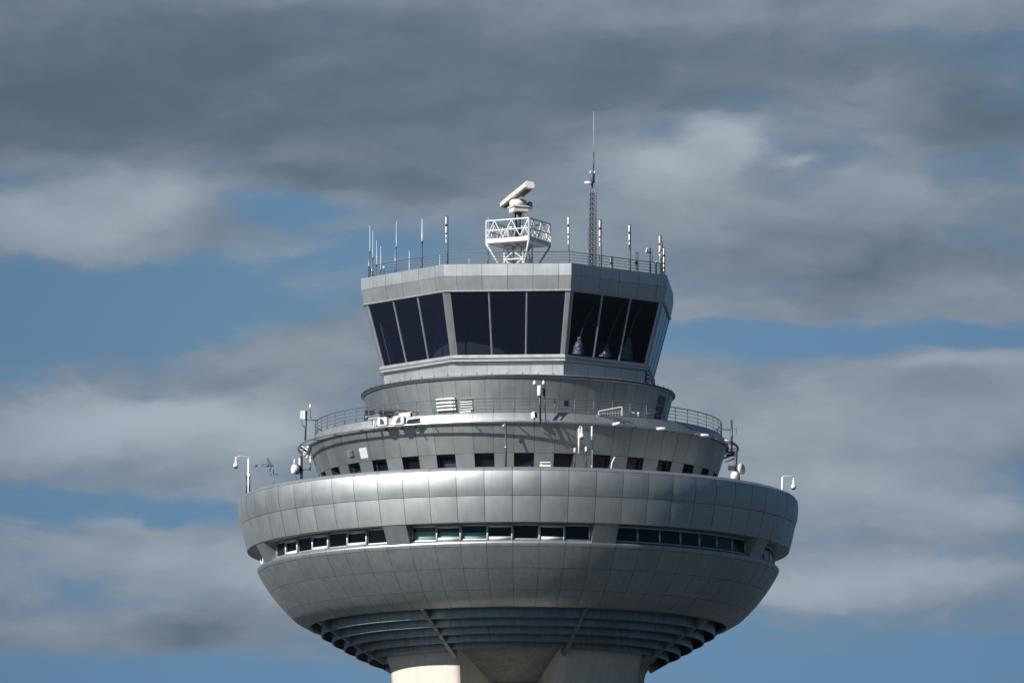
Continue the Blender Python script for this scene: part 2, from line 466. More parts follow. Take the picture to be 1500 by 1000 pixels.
# ---- ledge
bm = bmesh.new()
zl0, zl1 = zr(300, 604), zr(307.5, 617)
clad(bm, [(300 / S, zl0), (304 / S, (zl0 + zl1) / 2 + .01), (307.5 / S, zl1)], gap=.007, bulge=.004, nt=3)
revolve(bm, [(307.3 / S, zl1), (309 / S, zl1 - .005), (309 / S, zl1 - .075), (303 / S, zl1 - .085)], mi=0)
mesh_obj('ledge', bm, ['alu_fascia', 'joint'], T, 'keep')
z_gal = zl0 - .22
bm = bmesh.new(); revolve(bm, [(300.2 / S, zl0 - .002), (297.5 / S, zl0 - .002), (297 / S, z_gal), (200 / S, z_gal + .04)])
mesh_obj('gallery_floor', bm, 'deck', T, 'keep')

# ---- upper drum and disc roof
z_disc = zr(230, 548.5)
def udr(z): return (227.5 - (zs(580) - z) * S * .25) / S
z_u0 = z_disc - .16
bm = bmesh.new()
door_k = 13
clad(bm, [(udr(z_u0), z_u0), (udr(z_gal + .02), z_gal + .02)], gap=.007, bulge=.008, nt=5, tilt=.010)
mesh_obj('upper_drum', bm, ['alu_drum', 'joint'], T, 'keep')
bm = bmesh.new()
revolve(bm, [(udr(z_u0) - .05, z_u0 + .015), (228.6 / S, z_u0 + .01), (229.6 / S, z_u0 + .02), (229.8 / S, z_u0 + .055)])
revolve(bm, [(229.8 / S, z_u0 + .055), (230.6 / S, z_u0 + .06), (230.8 / S, z_disc - .03), (229.8 / S, z_disc + .01)], mi=1)
revolve(bm, [(229.8 / S, z_disc + .01), (226 / S, z_disc + .05), (190 / S, z_disc + .16)])
for k in range(64):
    a = R_(PHI + step * k)
    box(bm, pol(227 / S, a, z_disc + .09), (.035, .035, .13), None, 1)
mesh_obj('disc_roof', bm, ['alu_plain', 'dark'], T, 'keep')
# door in the upper drum
def drum_patch(name, az, w, z0, z1, mat, proud=.03, rf=None, parent=T):
    rf = rf or udr
    bm = bmesh.new(); h = w / 2 / rf(z0)
    vs = []
    for d in (0, proud):
        for a, z in ((az - h, z0), (az + h, z0), (az + h, z1), (az - h, z1)):
            vs.append(bm.verts.new(pol(rf(z) + d, a, z)))
    for q in ((4, 5, 6, 7), (0, 1, 5, 4), (1, 2, 6, 5), (2, 3, 7, 6), (3, 0, 4, 7)): bm.faces.new([vs[i] for i in q])
    return mesh_obj(name, bm, mat, parent)
a_door = R_(69.5)
dr = drum_patch('door', a_door, .95, z_gal + .05, z_gal + 2.15, 'dark', .04)
bm = bmesh.new(); box(bm, pol(udr(z_gal + 1.1) + .09, a_door - .045, z_gal + 1.05), (.05, .12, .05)); mesh_obj('handle', bm, 'galv', dr)
# vents of the upper drum
def vent(az, w, z0, z1, n, mat, rf, back='void'):
    v = drum_patch('air_vent', az, w, z0, z1, back, .02, rf)
    for i in range(n):
        z = z0 + (z1 - z0) * (i + .5) / n; h = w / 2 / rf(z)
        bm = bmesh.new(); hh = (z1 - z0) / n
        bar(bm, pol(rf(z) + .07, az - h, z), pol(rf(z) + .07, az + h, z), .14 if mat != 'alu_drum' else .05, hh * (.55 if mat != 'alu_drum' else .3))
        mesh_obj('slat', bm, mat, v)
    return v
pv = ring(652, 592, 223); a_v = math.atan2(pv.x, -pv.y)
vent(a_v, 1.12, pv.z - .36, pv.z + .36, 4, 'white', udr)
pv = ring(682, 592, 223); a_v2 = math.atan2(pv.x, -pv.y)
vent(a_v2, .66, pv.z - .30, pv.z + .34, 5, 'alu_drum', udr, 'alu_drum')
pv = ring(831, 590, 223)
drum_patch('access_hatch', math.atan2(pv.x, -pv.y), .26, pv.z - .14, pv.z + .14, 'black', .02, udr)
# vent and panel of the lower drum
pv = ring(513, 664, 299); vent(math.atan2(pv.x, -pv.y), .42, pv.z - .16, pv.z + .16, 4, 'alu', drum_r, 'joint')
pv = ring(530.5, 663, 299); drum_patch('access_panel', math.atan2(pv.x, -pv.y), .60, pv.z - .27, pv.z + .27, 'pale', .025, drum_r)

# ---- cab
zc = lambda rp, y: Z(-rp / S * math.cos(R_(26.5)), y)
zf0, zf1, zf2 = zc(242, 387), zc(242, 404.7), zc(238, 425.7)
zw1, zw0 = zc(236, 427.3), zc(211, 522)
bm = bmesh.new()
cuts = [0, .1, .3, .5, .7, .9, 1.0]
for k in range(8):
    for (ra, za, rb, zb_) in ((242, zf0, 242, zf1), (242, zf1, 237.5, zf2)):
        fn = quad_fn(oct_pt(ra, k, za), oct_pt(ra, k + 1, za), oct_pt(rb, k, zb_), oct_pt(rb, k + 1, zb_))
        for s0, s1 in zip(cuts, cuts[1:]):
            tj = random.uniform(-1, 1) * .006
            f2 = sub_fn(fn, s0, s1)
            panel(bm, lambda s, t: (f2(s, t)[0] + f2(s, t)[1] * tj * (s - .5), f2(s, t)[1]), 3, 3, .009 if s0 > 0 else .002, .007, .004, .03)
        q = [oct_pt(ra - 1, k, za), oct_pt(ra - 1, k + 1, za), oct_pt(rb - 1, k + 1, zb_), oct_pt(rb - 1, k, zb_)]
        bm.faces.new([bm.verts.new(x) for x in q]).material_index = 1
mesh_obj('fascia', bm, ['alu_fascia', 'joint'], T, 'keep')
def oct_loop(bm, pts, mi=0):        # pts: (rp, z) swept round the octagon
    rows = [[bm.verts.new(oct_pt(rp, k, z)) for k in range(8)] for rp, z in pts]
    for a, b in zip(rows, rows[1:]):
        for k in range(8): bm.faces.new((a[k], a[(k + 1) % 8], b[(k + 1) % 8], b[k])).material_index = mi
    return rows
bm = bmesh.new()
rows = oct_loop(bm, [(241.5, zf0), (238, zf0 + .01), (237, zf0 - .25)]); bm.faces.new(rows[-1])
mesh_obj('cab_roof', bm, 'deck', T)
bm = bmesh.new()
rows = oct_loop(bm, [(237.5, zf2), (239, zf2 - .005), (239, zf2 - .05), (232, zf2 - .055)]); 
mesh_obj('window_head', bm, 'alu_plain', T)
bm = bmesh.new()
rows = oct_loop(bm, [(233, zf2 - .02), (150, zf2 - .02)]); bm.faces.new(rows[-1])
mesh_obj('cab_ceiling', bm, 'cabroom', T)
zsl = zc(213, 527.5); zg = zc(209, 531.5)
bm = bmesh.new()
oct_loop(bm, [(209, zw0), (213.5, zw0 - .01), (213.5, zw0 - .10), (211.5, zw0 - .115), (211.0, zsl), (214.0, zsl - .02), (214.0, zsl - .07), (207, zsl - .08)])
mesh_obj('sill', bm, 'alu_plain', T)
bm = bmesh.new()
oct_loop(bm, [(208.5, zsl - .07), (205, zg)], 1)
for k in range(8):
    fn = quad_fn(oct_pt(207, k, zg + .03), oct_pt(207, k + 1, zg + .03), oct_pt(205.5, k, z_disc + .02), oct_pt(205.5, k + 1, z_disc + .02))
    for s0, s1 in zip(cuts, cuts[1:]): panel(bm, sub_fn(fn, s0, s1), 2, 2, .006 if s0 > 0 else .001, .002, .003, .02)
oct_loop(bm, [(206, zg + .03), (204.5, z_disc)], 1)
mesh_obj('cab_wall', bm, ['alu_fascia', 'joint'], T, 'keep')
bm = bmesh.new()
rows = oct_loop(bm, [(208, zw0 - .03), (60, zw0 - .03)])
revolve(bm, [(4.6, zw0 - .05), (4.6, zf2)], 48)  # dark core added to block sight through to the rear windows
mesh_obj('cab_interior', bm, 'cabroom', T, 'keep')
for k in range(8):
    c = PHI + 45 * k
    A, B = oct_pt(236, k, zw1), oct_pt(236, k + 1, zw1); C_, D_ = oct_pt(210.5, k, zw0), oct_pt(210.5, k + 1, zw0)
    fn = quad_fn(A, B, C_, D_)
    n = fn(.5, .5)[1]
    bm = bmesh.new()
    L0, L1 = (B - A).length, (D_ - C_).length
    m0, m1 = .22 / L0, .26 / L1
    bar(bm, fn(0, 0)[0] - n * .03, fn(1, 0)[0] - n * .03, .07, .08); bar(bm, fn(0, 1)[0] + V((0, 0, .03)), fn(1, 1)[0] + V((0, 0, .03)), .08, .08)
    for i in range(4):
        s = [0.032, .348, .652, .968][i]; w = .07 if i in (1, 2) else .08
        bar(bm, fn(s, .0)[0] - n * .035, fn(s, 1.)[0] - n * .035, w, .09)
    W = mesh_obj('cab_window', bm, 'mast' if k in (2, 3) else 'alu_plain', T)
    for i in range(3):
        s0, s1 = [0.032, .348, .652, .968][i:i + 2]
        bm = bmesh.new(); bm.faces.new([bm.verts.new(fn(s, t)[0]) for s, t in ((s0, .99), (s1, .99), (s1, .01), (s0, .01))])
        mesh_obj('pane', bm, 'cabglass', W, 'keep')
    if k in (3, 4, 5, 6):
        bm = bmesh.new(); bm.faces.new([bm.verts.new(fn(s, t)[0] - n * .15) for s, t in ((0.03, .0), (.97, .0), (.97, 1), (.03, 1))])
        mesh_obj('sky_blocker', bm, 'cabroom', W, 'keep')  # dark panel added to stop sky showing through the rear panes
    # corner post: folded plate on the corner
    bm = bmesh.new()
    fp = quad_fn(oct_pt(236, k - 1, zw1), A, oct_pt(210.5, k - 1, zw0), C_); n2 = fp(.5, .5)[1]
    for e in (.0,):
        t_, b_ = A + (n + n2).normalized() * .0, C_ + (n + n2).normalized() * .0
        pts = []
        for p_, q_ in ((0, 0), (1, 1)):
            cc = fn(0, p_)[0]; l_ = fp(1 - .030, p_)[0]; r_ = fn(.030, p_)[0]
            pts.append([l_ + n2 * .018, cc + (n + n2).normalized() * .020, r_ + n * .018, r_ - n * .05, l_ - n2 * .05])
        va = [bm.verts.new(x) for x in pts[0]]; vb = [bm.verts.new(x) for x in pts[1]]
        for i in range(5): bm.faces.new((va[i], va[(i + 1) % 5], vb[(i + 1) % 5], vb[i]))
        bm.faces.new(va); bm.faces.new(vb[::-1])
    mesh_obj('corner_post', bm, 'alu_drum', T)
# slatted vent low on the cab's far right side
fq = quad_fn(oct_pt(207, 2, zg + .1), oct_pt(207, 3, zg + .1), oct_pt(206, 2, z_disc + .05), oct_pt(206, 3, z_disc + .05))
bm = bmesh.new(); nn = fq(.5, .5)[1]
bar(bm, fq(.05, .5)[0] + nn * .05, fq(.5, .5)[0] + nn * .05, .05, .7)
v = mesh_obj('air_vent', bm, 'dark', T)
for i in range(4):
    bm = bmesh.new(); t = (i + .5) / 4
    bar(bm, fq(.04, t)[0] + nn * .12, fq(.5, t)[0] + nn * .12, .13, .09); mesh_obj('slat', bm, 'white', v)

# gathered curtains hanging behind the right-hand panes
fn = quad_fn(oct_pt(236, 1, zw1), oct_pt(236, 2, zw1), oct_pt(210.5, 1, zw0), oct_pt(210.5, 2, zw0)); n = fn(.5, .5)[1]
for i, (s, top, wd, ln) in enumerate(((.24, .10, .30, 'curtain bundle with the wide slanting streak above it, behind the right face\'s first pane'),
                                (.565, .02, .34, 'short crumpled curtain bundle behind the middle pane of the cab\'s right face'),
                                (.80, .02, .42, 'tallest ribbed curtain bundle behind the last pane of the cab\'s right face'))):
    p1 = fn(s, .965)[0] - n * .55; p0 = fn(s, [.70, .76, .62][i])[0] - n * .6; pt_ = fn(s + [.12, .10, .05][i], top)[0] - n * .5
    h = thing('gathered_curtain', 'pale ' + ln, 'curtain', p1, 'gathered curtains behind the cab glass')
    bm = bmesh.new(); H = (p0 - p1).length
    prof = []
    for j in range(25):
        t = j / 24; prof.append(((wd * .85 * (1 - t) ** .8 + .04) * (1 + .16 * math.sin(j * 2.1) + .08 * random.uniform(-1, 1)), H * t))
    lathe(bm, prof, 14, (p0 - p1), (0, 0, 0))
    for vv in bm.verts: vv.co += V((random.uniform(-1, 1), random.uniform(-1, 1), .6 * random.uniform(-1, 1))) * .055
    mesh_obj('cloth', bm, 'foil', h, True)
    bm = bmesh.new()
    mid = (p0 - p1).lerp(pt_ - p1, .5) + V((-.12, 0, -.1))
    tube(bm, [p0 - p1, mid, pt_ - p1], [.03, .06, .09], 6)
    mesh_obj('cord', bm, 'cordcloth', h)

# ================================================================== railings and ring rail
def ring_tube(bm, r, z, rad, n=128, sec=6):
    tube(bm, [pol(r, 2 * PI * k / n, z) for k in range(n)], rad, sec, closed=True)
rr_ = 298 / S
z_top = zr(298, 583)
g = thing('gallery_railing', 'dark round tube railing along the middle gallery above the pale ledge', 'railing', (0, 0, z_gal))
for i in range(5):
    bm = bmesh.new(); ring_tube(bm, rr_, z_top - z_gal - i * .185, .026 if i == 0 else .014); mesh_obj('rail', bm, 'rail_dark', g, 'keep')
for k in range(64):
    a = R_(PHI + step * (k + .5)); bm = bmesh.new()
    tube(bm, [pol(rr_, a, 0), pol(rr_, a, z_top - z_gal)], .026, 6); mesh_obj('post', bm, 'rail_dark', g, 'keep')
# roof railing (octagonal)
R0 = 231; zrt = zc(231, 370.2); z_roof = zf0 - .25
g = thing('roof_railing', 'dark octagonal tube railing round the edge of the cab roof', 'railing', (0, 0, z_roof))
for i in range(5):
    bm = bmesh.new(); z = zrt - z_roof - i * .15
    tube(bm, [oct_pt(R0, k, z) for k in range(8)], .024 if i == 0 else .014, 6, closed=True); mesh_obj('rail', bm, 'rail_dark', g, 'keep')
for k in range(8):
    for j in range(3):
        a, b = oct_pt(R0, k, 0), oct_pt(R0, k + 1, 0); p_ = a.lerp(b, j / 3); bm = bmesh.new()
        tube(bm, [p_, p_ + V((0, 0, zrt - z_roof))], .03, 6); mesh_obj('post', bm, 'rail_dark', g, 'keep')
# ring rail under the ledge
z_rr = zr(322, 616.8)
g = thing('perimeter_rail', 'grey tube ring standing off the drum just under the pale ledge', 'ring rail', (0, 0, z_rr))
bm = bmesh.new(); ring_tube(bm, 322 / S, 0, .06, 160, 8); mesh_obj('rail', bm, 'galv', g, 'keep')
for k in range(32):
    a = R_(PHI + 11.25 * k + 3); bm = bmesh.new()
    tube(bm, [pol(305 / S, a, -.03), pol(322 / S, a, 0)], .03, 6); mesh_obj('bracket', bm, 'mast', g, 'keep')

# ================================================================== roof: radar platform and radar
def hexa(rp, px, py): return ring(px, py, rp)
al = R_(-27.0)                    # platform turned about the axis
side = 70 / S / 2
def pc(i, j, z): # platform coords, i right j away
    x, y = i * side, j * side
    return V((x * math.cos(al) - y * math.sin(al), x * math.sin(al) + y * math.cos(al), z))
near = pc(1, -1, 0)
al_ = al
zfl = Z(near.y, 352.0); zrl = Z(near.y, 319.0)
g = thing('radar_platform', 'white lattice platform with trussed guard rail carrying the radar on the roof', 'radar platform', (0, 0, z_roof))
o = z_roof; zf_, zt_ = zfl - o, zrl - o
bm = bmesh.new()
for a, b in (((-1, -1), (1, -1)), ((1, -1), (1, 1)), ((1, 1), (-1, 1)), ((-1, 1), (-1, -1))):
    bar(bm, pc(*a, zf_ + .12), pc(*b, zf_ + .12), .07, .23)
bm.faces.new([bm.verts.new(pc(i * .99, j * .99, zf_ + .03)) for i, j in ((-1, -1), (1, -1), (1, 1), (-1, 1))])
mesh_obj('floor_frame', bm, 'platform', g)
for a, b in (((-1, -1), (1, -1)), ((1, -1), (1, 1)), ((1, 1), (-1, 1)), ((-1, 1), (-1, -1))):
    bm = bmesh.new(); A, B = V((*a, 0)), V((*b, 0))
    q = lambda t, z: pc(a[0] + (b[0] - a[0]) * t, a[1] + (b[1] - a[1]) * t, z)
    bar(bm, q(0, zt_), q(1, zt_), .065); bar(bm, q(0, (zf_ + zt_) / 2 + .08), q(1, (zf_ + zt_) / 2 + .08), .05)
    for t in (0,): bar(bm, q(t, zf_), q(t, zt_), .085)
    nseg = 5
    for i in range(nseg):
        t0, t1 = i / nseg, (i + 1) / nseg; h0, h1 = zf_ + .28, zt_ - .02
        bar(bm, q(t0, h0 if i % 2 == 0 else h1), q(t1, h1 if i % 2 == 0 else h0), .045)
        bar(bm, q(t0 + .05, h0 + .0), q((t0 + t1) / 2, (zf_ + zt_) / 2 + .1), .035)
    mesh_obj('guard_rail', bm, 'platform', g)
for i, j in ((-1, -1), (1, -1), (1, 1), (-1, 1)):
    bm = bmesh.new(); tube(bm, [pc(i, j, zf_), pc(i * .28, j * .28, zf_ - 2.0)], .05, 6); mesh_obj('brace', bm, 'platform' if j < 0 else 'galv', g)
bm = bmesh.new(); w = .44
for i in (-1, 1):
    for j in (-1, 1):
        bar(bm, pc(i * w, j * w, 0), pc(i * w, j * w, zf_), .09)
nb = 3
for lv in range(nb):
    z0_, z1_ = zf_ * lv / nb, zf_ * (lv + 1) / nb
    for a, b in (((-1, -1), (1, -1)), ((1, -1), (1, 1)), ((1, 1), (-1, 1)), ((-1, 1), (-1, -1))):
        bar(bm, pc(a[0] * w, a[1] * w, z0_), pc(b[0] * w, b[1] * w, z1_), .05)
        bar(bm, pc(b[0] * w, b[1] * w, z0_), pc(a[0] * w, a[1] * w, z1_), .05)
        bar(bm, pc(a[0] * w, a[1] * w, z1_), pc(b[0] * w, b[1] * w, z1_), .06)
mesh_obj('lattice_base', bm, 'platform', g)
bm = bmesh.new()
for k in range(7): bar(bm, pc(.15, -.1, zf_ * k / 7), pc(.30, .1, zf_ * (k + .9) / 7), .05)
bar(bm, pc(.2, 0, 0), pc(.2, 0, zf_), .16); mesh_obj('cable_duct', bm, 'galv', g)
# radar
zb0 = Z(0, 330)
g = thing('radar_antenna', 'cream long bar radar scanner tilted up to the right on its white gearbox', 'radar', (0, 0, zfl + .03))
o = V((0, 0, zfl + .03))
top = at(760, 289, 0) - o
bm = bmesh.new()
z_a, z_b, z_c, z_d = [Z(0, y) - o.z for y in (312, 304, 293, 288)]
for k in range(4):
    a = PI / 4 + k * PI / 2; bar(bm, V((.42 * math.cos(a), .42 * math.sin(a), 0)), V((.36 * math.cos(a), .36 * math.sin(a), z_a)), .08)
    b = a + PI / 2
    bar(bm, V((.42 * math.cos(a), .42 * math.sin(a), .1)), V((.37 * math.cos(b), .37 * math.sin(b), z_a)), .05)
lathe(bm, [(.17, 0), (.15, z_a * .7), (.24, z_a)], 12)
mesh_obj('pedestal', bm, 'mast', g)
bm = bmesh.new(); rot = Matrix.Rotation(R_(20), 3, 'Z')
box(bm, (0.02, 0, (z_a + z_b) / 2), (.80, .80, z_b - z_a), rot); box(bm, (0.02, 0, z_b + .02), (.92, .92, .03), rot)
lathe(bm, [(.40, z_b + .03), (.47, z_b + .10), (.47, z_c - .08), (.36, z_c), (.16, z_c + .04), (.14, z_d + .1)], 24)
bmesh.ops.bevel(bm, geom=[e for e in bm.edges if e.calc_length() > .6 and len(e.link_faces) == 2 and e.calc_face_angle() > 1.2], offset=.05, segments=2, affect='EDGES')
mesh_obj('gearbox', bm, 'cream', g)
bm = bmesh.new(); mo = at(776, 301, .3) - o
lathe(bm, [(.02, -.16), (.18, -.12), (.22, 0), (.18, .12), (.02, .16)], 16, (1, .2, .1), mo); mesh_obj('drive_motor', bm, 'galv', g)
pn, pf = at(776.5, 270.5, -2.7) - o, at(739, 300.5, 2.9) - o
bm = bmesh.new()
d, s_, u_ = frame_of(pn - pf)
sec = [(-.30, -.06), (-.20, .17), (.16, .22), (.31, .05), (.28, -.13), (.12, -.2), (-.22, -.2)]
rows = []
for t, k in ((0, .72), (.02, .95), (.25, 1), (.5, 1), (.75, 1), (.98, 1), (1, .9)):
    rows.append([bm.verts.new(pf.lerp(pn, t) + s_ * (x * k) + u_ * (y * k)) for x, y in sec])
for a, b in zip(rows, rows[1:]):
    for k in range(7): bm.faces.new((a[k], a[(k + 1) % 7], b[(k + 1) % 7], b[k]))
bm.faces.new(rows[0]); bm.faces.new(rows[-1][::-1])
mesh_obj('scanner_bar', bm, 'cream', g)
bm = bmesh.new()
bar(bm, pf.lerp(pn, .06) - u_ * .21 + s_ * .02, pf.lerp(pn, .94) - u_ * .21 + s_ * .02, .34, .05); mesh_obj('waveguide', bm, 'dark', g)
bm = bmesh.new(); bar(bm, V((0, 0, z_d - .05)), pf.lerp(pn, .5) - u_ * .2, .26, .26)
bar(bm, pf.lerp(pn, .36) - u_ * .28, pf.lerp(pn, .70) - u_ * .28, .10, .12); mesh_obj('yoke', bm, 'cream', g)

# ================================================================== roof: lattice mast
def base_on_roof(px, Y): p_ = at(px, 390, Y); return V((p_.x, p_.y, z_roof))
Ym = -5.6
B = base_on_roof(868.3, Ym)
g = thing('lattice_mast', 'tall slender grey lattice mast with red lamps and a long whip, tallest on the roof', 'mast', B)
H = lambda y, Y=Ym: Z(Y, y) - z_roof
bm = bmesh.new(); w = .19; zt1, zt2 = H(283), H(268)
cs = [V((w * math.cos(R_(a)), w * math.sin(R_(a)), 0)) for a in (-30, 90, 210)]
nl = 16
for c in cs: tube(bm, [c, c + V((0, 0, zt1)), c * .25 + V((0, 0, zt2))], .038, 6)
for i in range(nl):
    z0_, z1_ = zt1 * i / nl, zt1 * (i + 1) / nl
    for k in range(3):
        a, b = cs[k], cs[(k + 1) % 3]
        bar(bm, a + V((0, 0, z0_)), b + V((0, 0, z1_)), .034); bar(bm, a + V((0, 0, z1_)), b + V((0, 0, z1_)), .03)
mesh_obj('lattice', bm, 'mast', g)
bm = bmesh.new(); lathe(bm, [(.10, H(268)), (.10, H(267)), (.115, H(265)), (.115, H(255)), (.08, H(254))], 12); mesh_obj('equipment_box', bm, 'dark', g)
for dx in (-.11, .11):
    bm = bmesh.new(); lathe(bm, [(.045, H(255)), (.055, H(253)), (.04, H(250.5))], 10, None, (dx, 0, 0)); mesh_obj('warning_lamp', bm, 'pink', g)
bm = bmesh.new(); tube(bm, [V((.05, 0, H(254))), V((.06, 0, H(223)))], .035, 6); mesh_obj('whip_base', bm, 'dark', g)
bm = bmesh.new(); tube(bm, [V((.06, 0, H(223))), V((.065, 0, H(163)))], [.016, .010], 6); mesh_obj('whip', bm, 'fibre', g)
bm = bmesh.new(); c = at(861.5, 267.8, Ym - .1) - B
lathe(bm, [(.02, -.20), (.07, -.14), (.085, 0), (.06, .12), (.03, .2)], 12, (1, 0, -.1), c); bar(bm, c, V((0, 0, c.z)), .04); mesh_obj('floodlight', bm, 'white', g)
bm = bmesh.new(); tube(bm, [V((-.25, -.1, 0)), V((-.25, -.1, H(350)))], .025, 6); tube(bm, [V((-.25, -.1, H(350))), V((-.2, -.05, H(318)))], .012, 6)
mesh_obj('side_rod', bm, 'rail', g)

# ================================================================== roof aerials
Yfl = lambda px: _edge(px, 231, 0, 7)
def _edge(px, rp, k0, k1):
    a, b = oct_pt(rp, k0, 0), oct_pt(rp, k1, 0)
    best, bt = 1e9, 0
    for i in range(201):
        p_ = a.lerp(b, i / 200); d_ = abs(X(px, p_.y, 65) - p_.x)
        if d_ < best: best, bt = d_, p_.y
    return bt
def whip(px, ytop, yj, Y, label, pole='dark', r=.021, conduit=True, lean=0.0, cat='aerial', group='thin whip aerials on the cab roof'):
    B = base_on_roof(px, Y); h = lambda y: Z(Y, y) - z_roof
    g = thing('whip_aerial', label, cat, B, group)
    bm = bmesh.new(); tube(bm, [V((0, 0, 0)), V((0, 0, h(yj)))], r * .8, 6); mesh_obj('pole', bm, pole, g)
    bm = bmesh.new(); tube(bm, [V((0, 0, h(yj))), V((0, 0, h(yj) + .05)), V((lean, 0, h(ytop)))], [r * 1.1, r, r * .75], 8); mesh_obj('rod', bm, 'fibre', g)
    bm = bmesh.new(); lathe(bm, [(r * 1.5, h(yj) - .07), (r * 1.5, h(yj) + .02)], 8); mesh_obj('collar', bm, 'black', g)
    if conduit:
        bm = bmesh.new(); tube(bm, [V((-.06, 0, 0)), V((-.06, 0, h(yj + 3)))], .016, 6); mesh_obj('conduit', bm, 'galv', g)
    return g
eL = lambda px: _edge(px, 229, 6, 7)     # rear-left edge
eF = lambda px: _edge(px, 229, 7, 0)     # front-left edge
whip(541.8, 330, 369, eL(541.8), 'leftmost and tallest of the four pale whips crowded at the roof\'s left corner')
whip(546.2, 339, 378, eL(546.2), 'second pale whip from the left in the crowded left corner of the roof')
whip(551.6, 352, 388, eL(551.6), 'third pale whip in the left corner cluster, clear of any conduit', conduit=False)
whip(557.6, 361, 396, eL(555) + .6, 'lowest pale whip on the inner side of the left corner cluster', conduit=False)
whip(580.5, 324, 362, eF(580.5), 'tall white whip on dark pole standing alone right of the left corner cluster')
whip(599.6, 367, 398, 3.0, 'short faint whip between two tall whips behind the left roof railing', conduit=False, r=.026)
whip(618.4, 321, 354, eF(618.4), 'thick white whip halfway along the left roof edge, on a dark pole', r=.04, conduit=False)
whip(644.2, 372, 392, 3.0, 'short pale whip just left of the banded aerial at the roof\'s front-left corner', conduit=False, r=.022)
whip(687, 378, 392, 4.0, 'tiny pale whip tip alone behind the middle roof railing', conduit=False, r=.02)
whip(715.2, 318, 366, -7.6, 'thin whip with a black knob standing in front of the radar platform\'s left edge', r=.022, conduit=False)
def banded(px, ytop, ylow, Y, label, px2=None, r=.046, short=False, tip=False):
    B = base_on_roof(px, Y); h = lambda y: Z(Y, y) - z_roof
    g = thing('banded_aerial', label, 'aerial', B, 'white aerials with black bands on the cab roof')
    off = .09 if px2 is None else px2
    bm = bmesh.new(); tube(bm, [V((off, .02, 0)), V((off, .02, h(ytop - 1.5)))], .028, 6)
    tube(bm, [V((off, .02, h(ytop - 1))), V((-.04, .02, h(ytop - 1)))], .02, 6)
    mesh_obj('pole', bm, 'dark', g)
    L = ylow - ytop
    seg = [(0, .27, 1, 'white'), (.27, .36, 1.25, 'black'), (.36, .62, 1, 'white'), (.62, .67, 1.15, 'black'), (.67, .80, .85, 'white'), (.80, .84, .9, 'black'), (.84, 1.0, .7, 'white')]
    if short: seg = [(0, .48, 1, 'white'), (.48, .66, 1.3, 'black'), (.66, 1, .9, 'white')]
    for a, b, k, m in seg:
        bm = bmesh.new(); lathe(bm, [(r * k * .9, h(ytop + L * b)), (r * k, h(ytop + L * b) + .01), (r * k, h(ytop + L * a) - .01), (r * k * .9, h(ytop + L * a))], 10)
        mesh_obj('tube' if m == 'white' else 'band', bm, m, g)
    if tip:
        bm = bmesh.new(); tube(bm, [V((-.1, 0, h(ytop + 3))), V((-.1, 0, h(ytop - 8)))], .014, 6); mesh_obj('tip_rod', bm, 'rail', g)
eR = lambda px: _edge(px, 229, 1, 2)
banded(653.6, 318, 356, _edge(655, 229, 0, 1) - .1, 'banded aerial on the roof\'s front-left corner, left of the radar')
banded(832.6, 318, 358, -7.4, 'banded aerial on the front-right roof corner between radar and lattice mast', px2=.03)
banded(878.6, 323, 361, eR(878.6), 'banded aerial standing right beside the lattice mast')
banded(895.2, 377, 392, eR(895.2), 'knee-high banded stub behind the right roof railing, nearest the mast', short=True)
banded(922, 330, 366, eR(922), 'tall banded aerial alone halfway along the right roof edge', px2=.06)
banded(932, 371, 396, eR(932), 'short banded aerial right of the tall lone one on the right roof edge', short=True)
banded(966.4, 346, 384, eR(966.4), 'tallest banded aerial in the bunch at the right roof corner, thin rod on top', tip=True)
banded(969.2, 355, 393, eR(969.2) + .5, 'middle banded aerial in the bunch at the right roof corner', px2=.05)
banded(972.3, 364, 398, eR(971) + 1.0, 'outermost, lowest banded aerial in the bunch at the right roof corner', px2=.05)
def bell(px, y, ybase, Y, label, dx):
    B = base_on_roof(px, Y); h = lambda yy: Z(Y, yy) - z_roof
    g = thing('bell_aerial', label, 'aerial', B, 'white bell shaped aerials on the roof')
    bm = bmesh.new(); tube(bm, [V((0, 0, 0)), V((0, 0, h(y - 3 if dx else y + 3)))], .04, 8)
    if dx: tube(bm, [V((.08, 0, h(y + 4))), V((dx, 0, h(y + 4)))], .03, 6); tube(bm, [V((.10, 0, h(y + 16))), V((.14, 0, h(y - 1)))], .018, 6)
    mesh_obj('pole', bm, 'dark', g)
    bm = bmesh.new(); lathe(bm, [(.085, h(y + 3.5)), (.085, h(y + 2)), (.05, h(y - 1)), (.015, h(y - 3))], 14, None, (dx, 0, 0)); mesh_obj('dome', bm, 'white', g)
bell(952.6, 366, 402, eR(952.6), 'white bell aerial on a side arm of a dark pole near the right roof corner', -.17)
bell(961, 383, 400, eR(961), 'small white bell aerial on a short post under the right corner bunch', 0)
B = at(562.5, 391.5, 3.0)
g = thing('dome_aerial', 'tiny white ball aerial behind the left roof railing, beside the corner whips', 'aerial', (B.x, B.y, z_roof))
bm = bmesh.new(); tube(bm, [V((0, 0, 0)), V((0, 0, B.z - z_roof))], .025, 6); mesh_obj('post', bm, 'dark', g)
bm = bmesh.new(); lathe(bm, [(.02, -.07), (.07, -.03), (.07, .03), (.02, .08)], 10, None, (0, 0, B.z - z_roof)); mesh_obj('ball', bm, 'white', g)

# ================================================================== gallery and ring equipment
def rel(B): return lambda px, py, Y=None: at(px, py, B.y if Y is None else Y) - B
